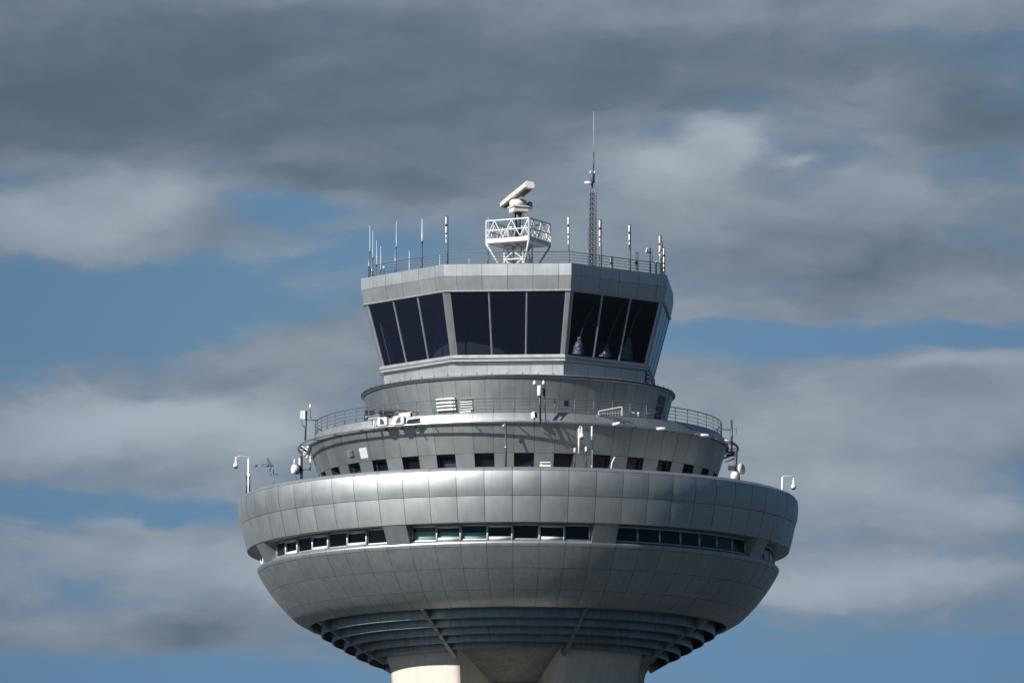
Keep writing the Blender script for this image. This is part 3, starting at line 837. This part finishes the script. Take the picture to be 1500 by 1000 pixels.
# left aerial pole with white panels
B = ring(447.2, 648, 320); q = rel(B)
g = thing('panel_aerial', 'dark pole with two white panel antennas at the gallery\'s left end', 'aerial', B)
bm = bmesh.new(); tube(bm, [q(447.2, 648), q(448.6, 601)], .05, 8); tube(bm, [q(448, 614.8), q(466, 615.6, B.y)], .03, 6); tube(bm, [q(441.5, 615), q(443, 622), q(447, 627)], .02, 6); mesh_obj('pole', bm, 'dark', g)
for px in (441.3, 445.2):
    bm = bmesh.new(); c = (q(px, 601.5) + q(px, 614)) / 2; box(bm, c + V((0, -.08, 0)), (.10 if px < 443 else .13, .08, .46 if px > 443 else .40)); mesh_obj('panel', bm, 'white', g)
bm = bmesh.new(); tube(bm, [q(456, 613), q(454.6, 610), q(454.7, 599)], .022, 6); mesh_obj('side_rod', bm, 'dark', g)
bm = bmesh.new(); lathe(bm, [(.05, 0), (.055, .15), (.04, .22)], 10, None, q(454.6, 598)); mesh_obj('rod_cap', bm, 'white', g)
# camera bunch on the left end of the ring rail
B = ring(446, 662, 314); q = rel(B)
g = thing('camera_cluster', 'bunch of white camera housings hanging on the ring rail\'s left end', 'camera', B)
for i, (px, py, r_, ln) in enumerate(((444, 657, .12, .3), (449, 660, .13, .26), (447, 665, .10, .26), (450.5, 669, .09, .22), (452, 654, .08, .2))):
    bm = bmesh.new(); c = q(px, py); ax = V((-.7 + .3 * i, -.8, .1)); lathe(bm, [(r_ * .8, -ln / 2), (r_, -ln / 2 + .03), (r_, ln / 2 - .05), (r_ * .75, ln / 2)], 12, ax, c); mesh_obj('housing', bm, 'white', g)
    bm = bmesh.new(); lathe(bm, [(r_ * .5, ln / 2 - .01), (r_ * .5, ln / 2 + .02)], 10, ax, c); mesh_obj('lens', bm, 'black', g)
bm = bmesh.new(); tube(bm, [q(443, 655), q(448, 663), q(454, 666)], .03, 6); tube(bm, [q(453, 650), q(453, 672)], .03, 6); mesh_obj('mount', bm, 'dark', g)
# left dish pole on the terrace
B = ring(441.5, 702, 372); B.z = z_deck; q = rel(B)
g = thing('dish_aerial', 'dark pole with cream dish box and white panel left of the drum, on the terrace', 'dish aerial', B, 'dish aerials on the bowl terrace')
bm = bmesh.new(); tube(bm, [V((0, 0, 0)), q(441.5, 667)], .075, 8); tube(bm, [q(441.5, 690), q(447, 687), q(453, 687.5), q(454.5, 683)], .03, 6); tube(bm, [q(454.5, 689), q(454.5, 678)], .035, 6); tube(bm, [q(433, 696), q(435, 702), q(437, 706)], .025, 6); mesh_obj('pole', bm, 'dark', g)
bm = bmesh.new(); lathe(bm, [(.20, -.16), (.25, -.14), (.25, .10), (.20, .12)], 18, (-.9, -.45, 0), q(431.5, 687)); mesh_obj('dish', bm, 'cream', g)
bm = bmesh.new(); lathe(bm, [(.27, -.05), (.27, .05)], 18, (-.9, -.45, 0), q(435.5, 687)); mesh_obj('dish_back', bm, 'dark', g)
bm = bmesh.new(); box(bm, q(438.6, 679) + V((0, -.06, 0)), (.10, .10, .6)); mesh_obj('panel', bm, 'white', g)
bm = bmesh.new(); lathe(bm, [(.03, 0), (.04, .12), (.02, .3)], 8, None, q(431.2, 680)); mesh_obj('rod', bm, 'white', g)
bm = bmesh.new(); box(bm, q(454.3, 672), (.07, .07, .34)); mesh_obj('bracket_box', bm, 'white', g)
# wind instrument
B = ring(400.5, 706, 396); q = rel(B)
g = thing('wind_vane', 'thin grey wind vane with upright fin on the bowl rim\'s left side', 'wind vane', B)
bm = bmesh.new(); tube(bm, [q(400.8, 716), q(400.8, 694)], .018, 6); tube(bm, [q(400.5, 694), q(400.2, 681)], .028, 6); mesh_obj('pole', bm, 'rail', g)
bm = bmesh.new(); tube(bm, [q(375, 681.7), q(393, 679.5)], .016, 6); tube(bm, [q(375, 681.7), q(393, 683.5)], .016, 6); tube(bm, [q(392, 681.5), q(400.5, 681.5)], .035, 6)
lathe(bm, [(.02, -.12), (.06, -.02), (.06, .04), (.02, .1)], 10, (1, 0, 0), q(374.5, 681.7)); lathe(bm, [(.05, -.08), (.07, 0), (.05, .08)], 10, (1, 0, 0), q(392, 681.5)); mesh_obj('arm', bm, 'rail', g)
bm = bmesh.new(); bar(bm, q(391.5, 671), q(397.5, 682), .05, .12); bar(bm, q(397.5, 682), q(395.2, 690), .05, .10); mesh_obj('fin', bm, 'rail', g)
bm = bmesh.new(); tube(bm, [q(395.5, 694.3), q(406.5, 694.3)], .02, 6)
for px in (396.5, 406): lathe(bm, [(.02, -.05), (.055, 0), (.02, .05)], 8, (1, 0, 0), q(px, 694.3))
mesh_obj('cross_arm', bm, 'rail', g)
# hanging lamps on posts
def hanging_lamp(B, pts, bulb, label, lights, yr=.17):
    q = rel(B)
    g = thing('hanging_lamp', label, 'lamp', B, 'white hanging lamps on slim posts')
    bm = bmesh.new(); tube(bm, [q(*pts[0]), q(*pts[1])], .05, 8); mesh_obj('post', bm, 'white', g)
    bm = bmesh.new(); tube(bm, [q(*x) for x in pts[1:]], .022, 6); mesh_obj('arm', bm, 'pale', g)
    bm = bmesh.new(); lathe(bm, [(.04, .45), (.05, .15), (.13, .05), (.15, -.05), (.09, -.12)], 14, None, q(*bulb)); mesh_obj('lamp_shade', bm, 'white', g)
    bm = bmesh.new(); lathe(bm, [(.10, -.11), (.08, -.17), (.02, -.2)], 12, None, q(*bulb)); mesh_obj('lens', bm, 'black', g)
B = ring(364, 716, 402); B.z = zr(403, 683)
hanging_lamp(B, [(364, 735), (364, 672), (367, 669), (350, 667.5), (347, 670)], (345.5, 681), 'hanging lamp on white post at the far left rim of the bowl', 0)
B = ring(1146, 719, 400); B.z = zr(403, 683)
hanging_lamp(B, [(1145.5, 735), (1146, 698.5), (1148, 696.8), (1159, 696.8), (1161.5, 700)], (1162.5, 712), 'hanging lamp on white post at the far right rim of the bowl', 0)
B = ring(848, 668, 330); 
hanging_lamp(B, [(848, 664), (848, 627.5), (849.5, 624), (851.5, 624), (852, 627)], (852, 638), 'hanging lamp in front of the drum, right of centre, beside the pale pole', 0)
def obstruction(B, px, y0, y1, yb, label, lens):
    q = rel(B); g = thing('obstruction_light', label, 'warning light', B, 'small obstruction lights on short stems')
    bm = bmesh.new(); tube(bm, [q(px, yb), q(px, y1)], .035, 6); mesh_obj('stem', bm, 'black', g)
    bm = bmesh.new(); lathe(bm, [(.055, 0), (.06, .03), (.06, q(px, y0).z - q(px, y1).z - .04), (.03, q(px, y0).z - q(px, y1).z)], 10, None, q(px, y1)); mesh_obj('lamp_cap', bm, lens, g)
B = ring(361, 714, 402); obstruction(B, 361.2, 696, 699, 722, 'black stemmed warning light left of the far left lamp post', 'pink')
B = ring(365.6, 714, 402); obstruction(B, 365.8, 694, 697.5, 720, 'black stemmed warning light right of the far left lamp post', 'pink')
B = ring(842, 664, 330); obstruction(B, 842, 655.5, 662.5, 690, 'reddish capped warning light left of the lamp in front of the drum', 'pink')
B = ring(858.5, 664, 330); obstruction(B, 858.5, 654, 661, 690, 'white capped warning light between the drum\'s lamp and the pale pole', 'white')
# tall poles from terrace to ring rail
def stay(px, y0, y1, mat, label, kx):
    B = ring(px, y1, 320); zt_ = B.z; B.z = z_deck
    g = thing('support_pole', label, 'pole', B, 'vertical poles between terrace and ring rail')
    bm = bmesh.new(); tube(bm, [V((0, 0, 0)), V((0, 0, zt_ - z_deck))], .065 if mat == 'white' else .05, 8); mesh_obj('pole', bm, mat, g)
    bm = bmesh.new(); lathe(bm, [(.085, 0), (.085, .08)], 10, None, (0, 0, (zt_ - z_deck) * .55)); tube(bm, [V((-.2, 0, zt_ - z_deck - .2)), V((-.1, 0, zt_ - z_deck - .15)), V((0, 0, zt_ - z_deck))], .05, 6)
    mesh_obj('clamp', bm, 'galv', g)
stay(741, 682, 619, 'dark', 'thin dark pole in front of the drum, left of the white twin-dome aerial', 0)
stay(867, 683, 620, 'pale', 'pale thick pole in front of the drum, right of the hanging lamp', 0)
# twin dome aerial at the front
B = ring(790, 617, 322); q = rel(B)
g = thing('twin_dome_aerial', 'white box aerial with two small domes on a pole at the gallery front', 'aerial', B)
bm = bmesh.new(); tube(bm, [q(791.5, 620), q(790.3, 566)], .06, 8); tube(bm, [q(784, 562.5), q(784, 566), q(790, 570)], .025, 6); tube(bm, [q(796.2, 562), q(796.5, 580)], .035, 6); tube(bm, [q(797.5, 565), q(799.5, 620)], .03, 6); tube(bm, [q(784, 569), q(797, 570)], .025, 6); tube(bm, [q(784, 574.5), q(797, 575)], .025, 6); mesh_obj('pole', bm, 'dark', g)
bm = bmesh.new(); c = q(790.2, 572.5) + V((0, -.14, 0)); lathe(bm, [(.10, -.27), (.12, -.24), (.12, .22), (.08, .27)], 12, None, c); mesh_obj('box', bm, 'white', g)
for px in (783, 796.2):
    bm = bmesh.new(); lathe(bm, [(.05, -.10), (.085, -.08), (.085, 0), (.04, .10), (.01, .13)], 12, None, q(px, 560.5)); mesh_obj('dome', bm, 'white', g)
bm = bmesh.new(); tube(bm, [q(797, 612), q(803, 616), q(806, 622), q(803, 624.5)], .018, 6); mesh_obj('cable', bm, 'dark', g)
# small camera beside it
B = ring(783, 609, 318); q = rel(B)
def camera(B, px, py, w, h, label, ax=(1, -.6, -.15), L=.5, group='security cameras on the gallery'):
    q = rel(B); g = thing('security_camera', label, 'camera', B, group)
    bm = bmesh.new(); c = q(px, py); a = V(ax).normalized()
    bar(bm, c - a * L / 2, c + a * L / 2, w, h); bar(bm, c - a * L * .5 + V((0, 0, h * .6)), c + a * L * .62 + V((0, 0, h * .6)), w * 1.2, .03); mesh_obj('housing', bm, 'white', g)
    bm = bmesh.new(); bar(bm, c + a * (L / 2 - .005), c + a * (L / 2 + .015), w * .85, h * .8); mesh_obj('lens', bm, 'black', g)
    bm = bmesh.new(); tube(bm, [c - V((0, 0, h / 2)), c - V((0, 0, h / 2 + .22)), c - V((0, -.2, h / 2 + .28))], .035, 6); mesh_obj('bracket', bm, 'dark', g)
camera(B, 782.5, 608.5, .2, .26, 'square white camera with black front at the foot of the twin-dome aerial', (1, -1.1, .2), .26)
# camera and loudspeaker group on the left front of the ledge
B = ring(547, 612, 318); camera(B, 546.5, 611.5, .24, .18, 'leftmost white camera of the front group, pointing left over the ledge', (-1, -.45, -.2), .66)
B = ring(594, 609, 318); camera(B, 594, 608.5, .22, .20, 'white camera with black lens pointing right, above the right horn speaker', (1, -.5, .06), .66)
def horn(px, py, w, label):
    B = ring(px, py, 320); q = rel(B)
    g = thing('horn_speaker', label, 'loudspeaker', B, 'white horn loudspeakers on the ledge')
    out = V((B.x, B.y, 0)).normalized(); sd = V((0, 0, 1)).cross(out)
    bm = bmesh.new(); rot = Matrix((sd, -out, V((0, 0, 1)))).transposed()
    box(bm, out * .10, (w, .24, .46), rot)
    bmesh.ops.bevel(bm, geom=bm.edges[:], offset=.04, segments=2, affect='EDGES'); mesh_obj('cabinet', bm, 'white', g)
    bm = bmesh.new(); vs = []
    k = -1 if px < 570 else 1
    c = out * .225 + sd * (-.05 * k); pts = [(0.0, -.15), (.30, -.15)] + [(.30 * math.cos(R_(t)), -.15 + .34 * math.sin(R_(t))) for t in range(10, 91, 16)]
    if k > 0: pts = [(-.12 + .30 - x, y) for x, y in pts]
    else: pts = [(x - .12, y) for x, y in pts]
    f0 = [bm.verts.new(out * .223 + sd * x + V((0, 0, y))) for x, y in pts]; f1 = [bm.verts.new(out * .235 + sd * x + V((0, 0, y))) for x, y in pts]
    bm.faces.new(f0); bm.faces.new(f1)
    for i in range(len(pts)): bm.faces.new((f0[i], f0[(i + 1) % len(pts)], f1[(i + 1) % len(pts)], f1[i]))
    mesh_obj('horn_mouth', bm, 'dark', g)
    bm = bmesh.new(); tube(bm, [V((0, 0, -.2)), V((0, 0, -.42))], .05, 6); tube(bm, [V((0, 0, -.42)), -out * .35 + V((0, 0, -.42))], .04, 6); box(bm, (0, 0, -.33), (.28, .2, .1), rot); mesh_obj('bracket', bm, 'dark', g)
horn(563, 618, .62, 'left white horn speaker of the pair hung on the ledge')
horn(586, 616, .68, 'right white horn speaker of the pair hung on the ledge')
B = ring(601, 617, 320); q = rel(B); g = thing('strip_lamp', 'flat dark strip lamp on a bracket right of the horn speakers', 'lamp', B)
bm = bmesh.new(); box(bm, q(608, 618), (.6, .16, .09)); mesh_obj('lamp_body', bm, 'dark', g)
bm = bmesh.new(); tube(bm, [q(609, 619), q(609, 627), q(612, 632)], .04, 6); bar(bm, q(598, 622), q(617, 620.5), .06, .05); mesh_obj('bracket', bm, 'dark', g)
B = ring(547, 622, 319); q = rel(B); g = thing('post_lamp', 'short white post lamp at the left end of the front camera group', 'lamp', B)
bm = bmesh.new(); lathe(bm, [(.05, -.12), (.055, 0), (.05, .22), (.03, .26)], 10, None, q(548, 622)); mesh_obj('lamp_body', bm, 'white', g)
bm = bmesh.new(); lathe(bm, [(.08, -.22), (.08, -.12)], 10, None, q(548, 622)); tube(bm, [q(548, 627), q(548, 634)], .03, 6); mesh_obj('bracket', bm, 'dark', g)
# plant boxes on the gallery floor behind the railing
for px, w, hgt, label in ((541, .55, 1.0, 'dark plant box on the gallery floor behind the leftmost camera'), (566, .95, .86, 'wide dark plant box on the gallery floor behind the horn speakers')):
    B = ring(px, 612, 272); B.z = z_gal + .03
    g = thing('plant_box', label, 'plant box', B, 'dark plant boxes on the gallery')
    bm = bmesh.new(); box(bm, (0, 0, hgt / 2), (w, .5, hgt)); bmesh.ops.bevel(bm, geom=bm.edges[:], offset=.03, segments=1, affect='EDGES'); mesh_obj('casing', bm, 'rail', g)
    bm = bmesh.new(); box(bm, (0, -.253, hgt * .72), (w * .8, .02, hgt * .35)); mesh_obj('grille', bm, 'black', g)
B = ring(682, 601.5, 290); B.z = z_gal + .03
g = thing('white_box', 'low white box on the gallery floor under the small grey vent', 'equipment box', B)
bm = bmesh.new(); hb = Z(B.y, 600.5) - B.z; box(bm, (0, 0, hb / 2), (.58, .3, hb)); bmesh.ops.bevel(bm, geom=bm.edges[:], offset=.02, segments=1, affect='EDGES'); mesh_obj('casing', bm, 'white', g)
bm = bmesh.new(); box(bm, (0, 0, hb + .015), (.64, .36, .03)); mesh_obj('lid', bm, 'white', g)
# sloping guard frames standing on the ledge
def guard(p, mat, label, mesh_fill):
    Y = ring(p[1][0], p[1][1], 303).y; B = at(p[0][0], p[0][1], Y); q = lambda px, py: at(px, py, Y) - B
    g = thing('guard_frame', label, 'guard frame', B, 'sloping guard frames on the ledge')
    bm = bmesh.new(); w_ = .045
    bar(bm, q(*p[0]), q(*p[1]), w_); bar(bm, q(*p[1]), q(*p[2]), w_); bar(bm, q(*p[2]), q(*p[3]), w_)
    mesh_obj('frame', bm, mat, g)
    if mesh_fill:
        bm = bmesh.new()
        for i in range(9):
            t = (i + .5) / 9; a = q(*p[0]).lerp(q(*p[3]), t); bar(bm, a, a + V((0, 0, .12 + .22 * t)), .025)
        bar(bm, q(p[0][0] + 3, p[0][1] - 2), q(p[3][0], p[3][1] - 5), .03); mesh_obj('infill', bm, 'galv', g)
guard([(876.5, 608), (876.8, 602), (911, 595.6), (911, 609)], 'pale', 'white sloping guard frame with bars on the ledge right of centre', True)
guard([(578.5, 613), (578.5, 600), (612.5, 604), (612.5, 607)], 'dark', 'dark sloping guard frame above the right horn speaker', False)
# flood lights under the ledge on the right
for i, (px, py, wd, ax, label) in enumerate(((899.5, 621.5, .42, (1, -.1, .22), 'floodlight nearest the pale pole, tilted, under the ledge\'s right half'), (963.5, 628.5, .5, (1, .2, .05), 'second floodlight from the pale pole, under the ledge'),
      (1025, 638, .56, (1, .3, 0), 'third floodlight from the pale pole, brightest, under the ledge\'s right end'), (1057, 646, .42, (1, .5, -.1), 'outermost floodlight on the ring rail\'s right end'))):
    B = ring(px, py, 319); g = thing('floodlight', label, 'floodlight', B, 'white floodlights under the ledge')
    out = V((B.x, B.y, 0)).normalized(); a = V(ax).normalized()
    bm = bmesh.new(); lathe(bm, [(.03, -wd / 2), (.075, -wd / 2 + .05), (.085, 0), (.075, wd / 2 - .06), (.05, wd / 2)], 12, a, out * .28); mesh_obj('lamp_body', bm, 'white', g)
    bm = bmesh.new(); tube(bm, [out * .28 + V((0, 0, -.02)), -out * .1 + V((0, 0, .06))], .03, 6); mesh_obj('bracket', bm, 'dark', g)
# wires with a small lamp on the gallery, right
B = ring(935, 606, 285); q = rel(B); g = thing('wire_lamp', 'tiny white lamp on a taut wire before the upper drum, right side', 'lamp', B)
bm = bmesh.new(); tube(bm, [q(925, 603.5), q(935, 606.5), q(945, 606), q(965, 603)], .014, 5); tube(bm, [q(935, 606), q(935, 612)], .02, 5); mesh_obj('wire', bm, 'galv', g)
bm = bmesh.new(); lathe(bm, [(.02, -.08), (.07, -.03), (.06, .04), (.02, .07)], 10, None, q(935, 605.5)); mesh_obj('lamp_cap', bm, 'white', g)
# bulkhead lamp and bent pipe on the terrace
B = ring(799, 680, 396); B.z = zr(403, 683) - .02; q = rel(B)
g = thing('bulkhead_lamp', 'white slotted box lamp on the bowl rim below the drum windows', 'lamp', B)
bm = bmesh.new(); box(bm, V((0, 0, .10)), (.60, .22, .15)); bmesh.ops.bevel(bm, geom=bm.edges[:], offset=.03, segments=2, affect='EDGES'); mesh_obj('lamp_body', bm, 'white', g)
bm = bmesh.new(); box(bm, V((0, 0, .255)), (.56, .28, .07)); bmesh.ops.bevel(bm, geom=bm.edges[:], offset=.02, segments=1, affect='EDGES'); mesh_obj('hood', bm, 'white', g)
bm = bmesh.new(); box(bm, V((0.04, -.02, .198)), (.4, .2, .05)); mesh_obj('slot', bm, 'dark', g)
B = ring(895.5, 688, 330); B.z = z_deck; q = rel(B)
g = thing('bent_pipe', 'slim pale bent pipe rising in front of a drum window, right of centre', 'pipe', B)
bm = bmesh.new(); tube(bm, [V((0, 0, 0)), q(895.5, 684), q(896.3, 678), q(899, 672), q(901, 669)], .03, 8); mesh_obj('tube', bm, 'white', g)
# right-hand end: pole with hoop, dish group
B = ring(1071.8, 668, 322.5); q = rel(B)
g = thing('hoop_aerial', 'dark pole with a small hoop at the gallery\'s right end', 'aerial', B)
bm = bmesh.new(); tube(bm, [q(1072, 668), q(1071.6, 615)], .055, 8); tube(bm, [q(1057, 628.8), q(1072, 629)], .028, 6); tube(bm, [q(1064, 662), q(1079, 662)], .07, 6); tube(bm, [q(1064, 667), q(1078, 667)], .05, 6); mesh_obj('pole', bm, 'dark', g)
bm = bmesh.new(); tube(bm, [q(1072, 628), q(1078.5, 628.5), q(1078.6, 634), q(1076, 638), q(1072.5, 640)], .02, 6); tube(bm, [q(1078.6, 632), q(1079, 625)], .02, 6); mesh_obj('hoop', bm, 'rail', g)
bm = bmesh.new(); tube(bm, [q(1064, 648), q(1075, 651), q(1079, 654), q(1077.5, 656)], .03, 6); tube(bm, [q(1065, 653), q(1065, 663)], .025, 6); mesh_obj('bracket', bm, 'dark', g)
B = ring(1078, 704, 366); B.z = z_deck; q = rel(B)
g = thing('dish_aerial', 'dark pole with grey dish and cream box right of the drum, on the terrace', 'dish aerial', B, 'dish aerials on the bowl terrace')
bm = bmesh.new(); tube(bm, [V((0, 0, 0)), q(1079, 695), q(1077, 686), q(1078.5, 660)], .085, 8); tube(bm, [q(1062.5, 676.5), q(1076, 671)], .045, 6); tube(bm, [q(1082, 690), q(1083, 706)], .05, 6); mesh_obj('pole', bm, 'dark', g)
bm = bmesh.new(); lathe(bm, [(.03, -.12), (.22, -.08), (.31, 0), (.31, .05), (.1, .10)], 20, (.75, -.5, .1), q(1086, 686.5)); mesh_obj('dish', bm, 'pale', g)
bm = bmesh.new(); box(bm, q(1071.5, 685) , (.36, .3, .22)); mesh_obj('radio_unit', bm, 'dark', g)
bm = bmesh.new(); lathe(bm, [(.04, -.28), (.2, -.2), (.23, 0), (.18, .16), (.05, .22)], 14, (.2, -.3, 1), q(1076.5, 696)); mesh_obj('cover', bm, 'cream', g)

# ================================================================== sky, sun, camera
SUN_AZ, SUN_EL = R_(-48), R_(30.5)
sd = V((math.sin(SUN_AZ) * math.cos(SUN_EL), -math.cos(SUN_AZ) * math.cos(SUN_EL), math.sin(SUN_EL)))
sl = bpy.data.lights.new('sun', 'SUN'); sl.energy = 5.0; sl.angle = R_(.53); sl.color = (1.0, .972, .93)
so = bpy.data.objects.new('sun', sl); link_obj(so); so.rotation_euler = sd.to_track_quat('Z', 'Y').to_euler(); so.location = sd * 200

w = bpy.data.worlds.new('World'); sc.world = w; w.use_nodes = True
nt = w.node_tree; nt.nodes.clear()
out = N(nt, 'ShaderNodeOutputWorld'); bg = N(nt, 'ShaderNodeBackground'); link(nt, bg.outputs[0], out.inputs[0])
def M(op, a, b=None, c=None, clamp=False):
    n = N(nt, 'ShaderNodeMath', operation=op); n.use_clamp = clamp
    for i, v in enumerate((a, b, c)):
        if v is None: continue
        if isinstance(v, (int, float)): n.inputs[i].default_value = v
        else: link(nt, v, n.inputs[i])
    return n.outputs[0]
def comb(x, y, z=0.0):
    n = N(nt, 'ShaderNodeCombineXYZ')
    for i, v in enumerate((x, y, z)):
        if isinstance(v, (int, float)): n.inputs[i].default_value = v
        else: link(nt, v, n.inputs[i])
    return n.outputs[0]
tc = N(nt, 'ShaderNodeTexCoord'); sx = N(nt, 'ShaderNodeSeparateXYZ'); link(nt, tc.outputs['Generated'], sx.inputs[0])
dx, dy, dz = sx.outputs
KU = 100 / F                   # 0.5 degrees per sky unit; bearing and elevation
U0 = M('ADD', M('DIVIDE', M('ARCTAN2', dx, dy), KU), 7.5)
V0 = M('SUBTRACT', 5.0, M('DIVIDE', M('SUBTRACT', M('ARCSINE', dz), EL), KU))
nw = noise(nt, comb(M('MULTIPLY', U0, .42), M('MULTIPLY', V0, .95)), 1.0, 5, .55)
sw = N(nt, 'ShaderNodeSeparateColor'); link(nt, nw.outputs['Color'], sw.inputs[0])
U = M('ADD', U0, M('MULTIPLY', M('SUBTRACT', sw.outputs[0], .5), 1.7))
Vv = M('ADD', V0, M('MULTIPLY', M('SUBTRACT', sw.outputs[1], .5), .95))
nf = noise(nt, comb(M('MULTIPLY', U, .42), M('MULTIPLY', Vv, 1.4), 3.3), 1.0, 8, .58).outputs[0]
nb_ = noise(nt, comb(M('MULTIPLY', U, 1.5), M('MULTIPLY', Vv, 3.0), 9.1), 1.0, 7, .6).outputs[0]
BL = [  # bearing, height, half widths, cover, brightness
 (.8, 4.55, 2.6, .62, -.62, 0), (2.8, 4.5, 1.3, .5, -.42, 0), (4.2, 3.1, 1.0, .24, -.5, 0), (5.2, 3.9, 1.1, .45, -.36, 0),
 (11.3, 5.0, 2.0, .22, -.62, 0), (14.3, 4.95, 1.2, .18, -.5, 0), (11.7, 1.5, 1.3, .3, -.06, -.1), (14.6, 1.9, 1.2, .8, .12, -.3), (6.4, 1.75, 1.2, .25, -.18, 0),
 (.6, 7.35, 1.6, .24, -.55, 0), (2.7, 7.5, 1.0, .16, -.35, 0), (2.5, 9.85, 4, .2, -.62, 0), (12.8, 9.75, 3.5, .4, -.7, 0), (10.3, 9.3, .7, .4, -.3, 0),
 (2.5, 1.0, 4.5, 1.0, .4, -.42), (5.0, 2.0, 3, .5, .35, -.25), (8.5, 1.1, 2.8, .7, .4, -.32), (.8, 1.9, 2, .5, .3, -.25), (4.9, 2.65, 1.3, .2, .4, -.35), (6.8, 2.7, 1.2, .4, .2, -.1),
 (11.5, .1, 4, .35, .4, .06), (14, .1, 2, .3, .3, .1), (3.5, -.1, 4, .25, .3, .1), (13, 1.0, 2.5, .4, .25, -.15),
 (9.6, 2.45, .8, .36, .3, .68), (10.7, 2.1, .5, .34, .3, .62), (10.4, 2.95, .9, .5, .3, .2), (11.7, 2.42, .3, .1, .2, .5), (13.3, 2.7, .8, .45, .25, .32), (12.3, 3.7, 2.0, .7, .3, -.2), (14.4, 4.3, 1.2, .4, .4, .15),
 (.9, 3.0, 1.4, .42, .45, .34), (2.3, 2.9, .8, .4, .3, .32), (1.0, 3.4, 1.5, .25, .4, .25), (4.1, 3.9, .9, .4, .06, .0),
 (1.5, 6.1, 2.0, .4, .4, .5), (.5, 6.6, 2, .45, .3, .22), (3.6, 6.4, 1.5, .5, .4, .42), (4.6, 5.3, 1.3, .4, .35, 0), (2.6, 5.9, .7, .2, .2, .35),
 (1.6, 7.55, .6, .14, .16, .2), (2.5, 8.2, 3, .55, .4, .38), (1, 9.2, 2, .3, .3, .1), (4.2, 8.7, 1.2, .4, .3, .12), (2.7, 9.2, 1.2, .2, .2, -.3),
 (11, 6.2, 2, .7, .4, .2), (13.5, 6.1, 2, .6, .4, .22), (14.5, 5.35, 1.2, .2, .4, .42), (12, 7.2, 2, .5, .4, .25), (13.2, 8.4, 2.2, .35, .4, .48), (11.6, 8.7, 1.4, .3, .3, .38), (14.2, 7.4, 1.2, .3, .3, .3),
]
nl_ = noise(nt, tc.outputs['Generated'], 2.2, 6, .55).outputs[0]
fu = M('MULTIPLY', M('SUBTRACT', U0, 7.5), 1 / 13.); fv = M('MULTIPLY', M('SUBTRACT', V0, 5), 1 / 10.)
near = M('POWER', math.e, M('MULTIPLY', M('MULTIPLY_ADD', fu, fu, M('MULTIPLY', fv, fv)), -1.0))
cov = M('ADD', M('MULTIPLY_ADD', near, .50, -.24), M('MULTIPLY', nl_, .9)); bri = .40
cov = M('ADD', cov, M('MULTIPLY', M('SUBTRACT', nf, .5), 1.25)); bri = M('ADD', .34, M('MULTIPLY', M('SUBTRACT', nf, .5), .45))
bri = M('ADD', bri, M('MULTIPLY', M('SUBTRACT', nb_, .5), .12))
def billow(du, dv): return noise(nt, comb(M('MULTIPLY', M('ADD', U, du), .5), M('MULTIPLY', M('ADD', Vv, dv), 1.0), 5.7), 1.0, 4, .45).outputs[0]
bri = M('MULTIPLY_ADD', M('SUBTRACT', billow(0, 0), billow(-.3, -.35)), .65, bri)   # sunward sides of the billows are lighter
for u, v, su, sv, dc, db in BL:
    a = M('MULTIPLY', M('SUBTRACT', U, u), 1 / su); b = M('MULTIPLY', M('SUBTRACT', Vv, v), 1 / sv)
    e = M('POWER', math.e, M('MULTIPLY', M('MULTIPLY_ADD', a, a, M('MULTIPLY', b, b)), -1.0))
    cov = M('MULTIPLY_ADD', e, dc, cov)
    if db: bri = M('MULTIPLY_ADD', e, db, bri)
mr = N(nt, 'ShaderNodeMapRange', interpolation_type='SMOOTHSTEP'); mr.inputs['From Min'].default_value = .18; mr.inputs['From Max'].default_value = .74
link(nt, cov, mr.inputs[0])
mb = N(nt, 'ShaderNodeMapRange', interpolation_type='SMOOTHSTEP'); mb.inputs['From Min'].default_value = -.25; mb.inputs['From Max'].default_value = 1.15
link(nt, bri, mb.inputs[0])
sky = N(nt, 'ShaderNodeTexSky', sky_type='NISHITA'); sky.sun_disc = False
sky.sun_elevation = SUN_EL; sky.sun_rotation = math.atan2(sd.x, sd.y)
sky.air_density = 1.0; sky.dust_density = .6; sky.ozone_density = 1.5
nv = N(nt, 'ShaderNodeVectorMath', operation='NORMALIZE'); link(nt, comb(dx, dy, M('ADD', dz, .28)), nv.inputs[0]); link(nt, nv.outputs[0], sky.inputs[0])
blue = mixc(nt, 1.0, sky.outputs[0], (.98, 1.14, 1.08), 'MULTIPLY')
DARK, LIGHT = (1.15, 1.62, 2.05), (4.1, 4.6, 5.35)
cl = mixc(nt, mb.outputs[0], DARK, LIGHT)
colr = mixc(nt, mr.outputs[0], blue, cl)
# sky away from the tower dimmed and blued to darken reflections and shade
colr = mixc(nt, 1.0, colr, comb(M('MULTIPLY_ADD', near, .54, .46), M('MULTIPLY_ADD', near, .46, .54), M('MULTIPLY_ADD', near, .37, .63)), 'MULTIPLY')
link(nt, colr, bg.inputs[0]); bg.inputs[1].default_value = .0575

cam = bpy.data.cameras.new('camera'); co = bpy.data.objects.new('camera', cam); link_obj(co)
co.location = (CX, CY, CZ); co.rotation_euler = (PI / 2 + EL, 0, 0)
cam.sensor_width = 36; cam.lens = F / 1500 * 36; cam.clip_start = 1; cam.clip_end = 30000
sc.camera = co
sc.view_settings.view_transform = 'Standard'; sc.view_settings.look = 'None'; sc.view_settings.gamma = 1; sc.view_settings.exposure = .8
try: sc.view_settings.use_curve_mapping = False
except Exception: pass
sc.render.engine = 'CYCLES'
sc.cycles.use_denoising = True
sc.cycles.max_bounces = 8
sc.cycles.sample_clamp_indirect = 6
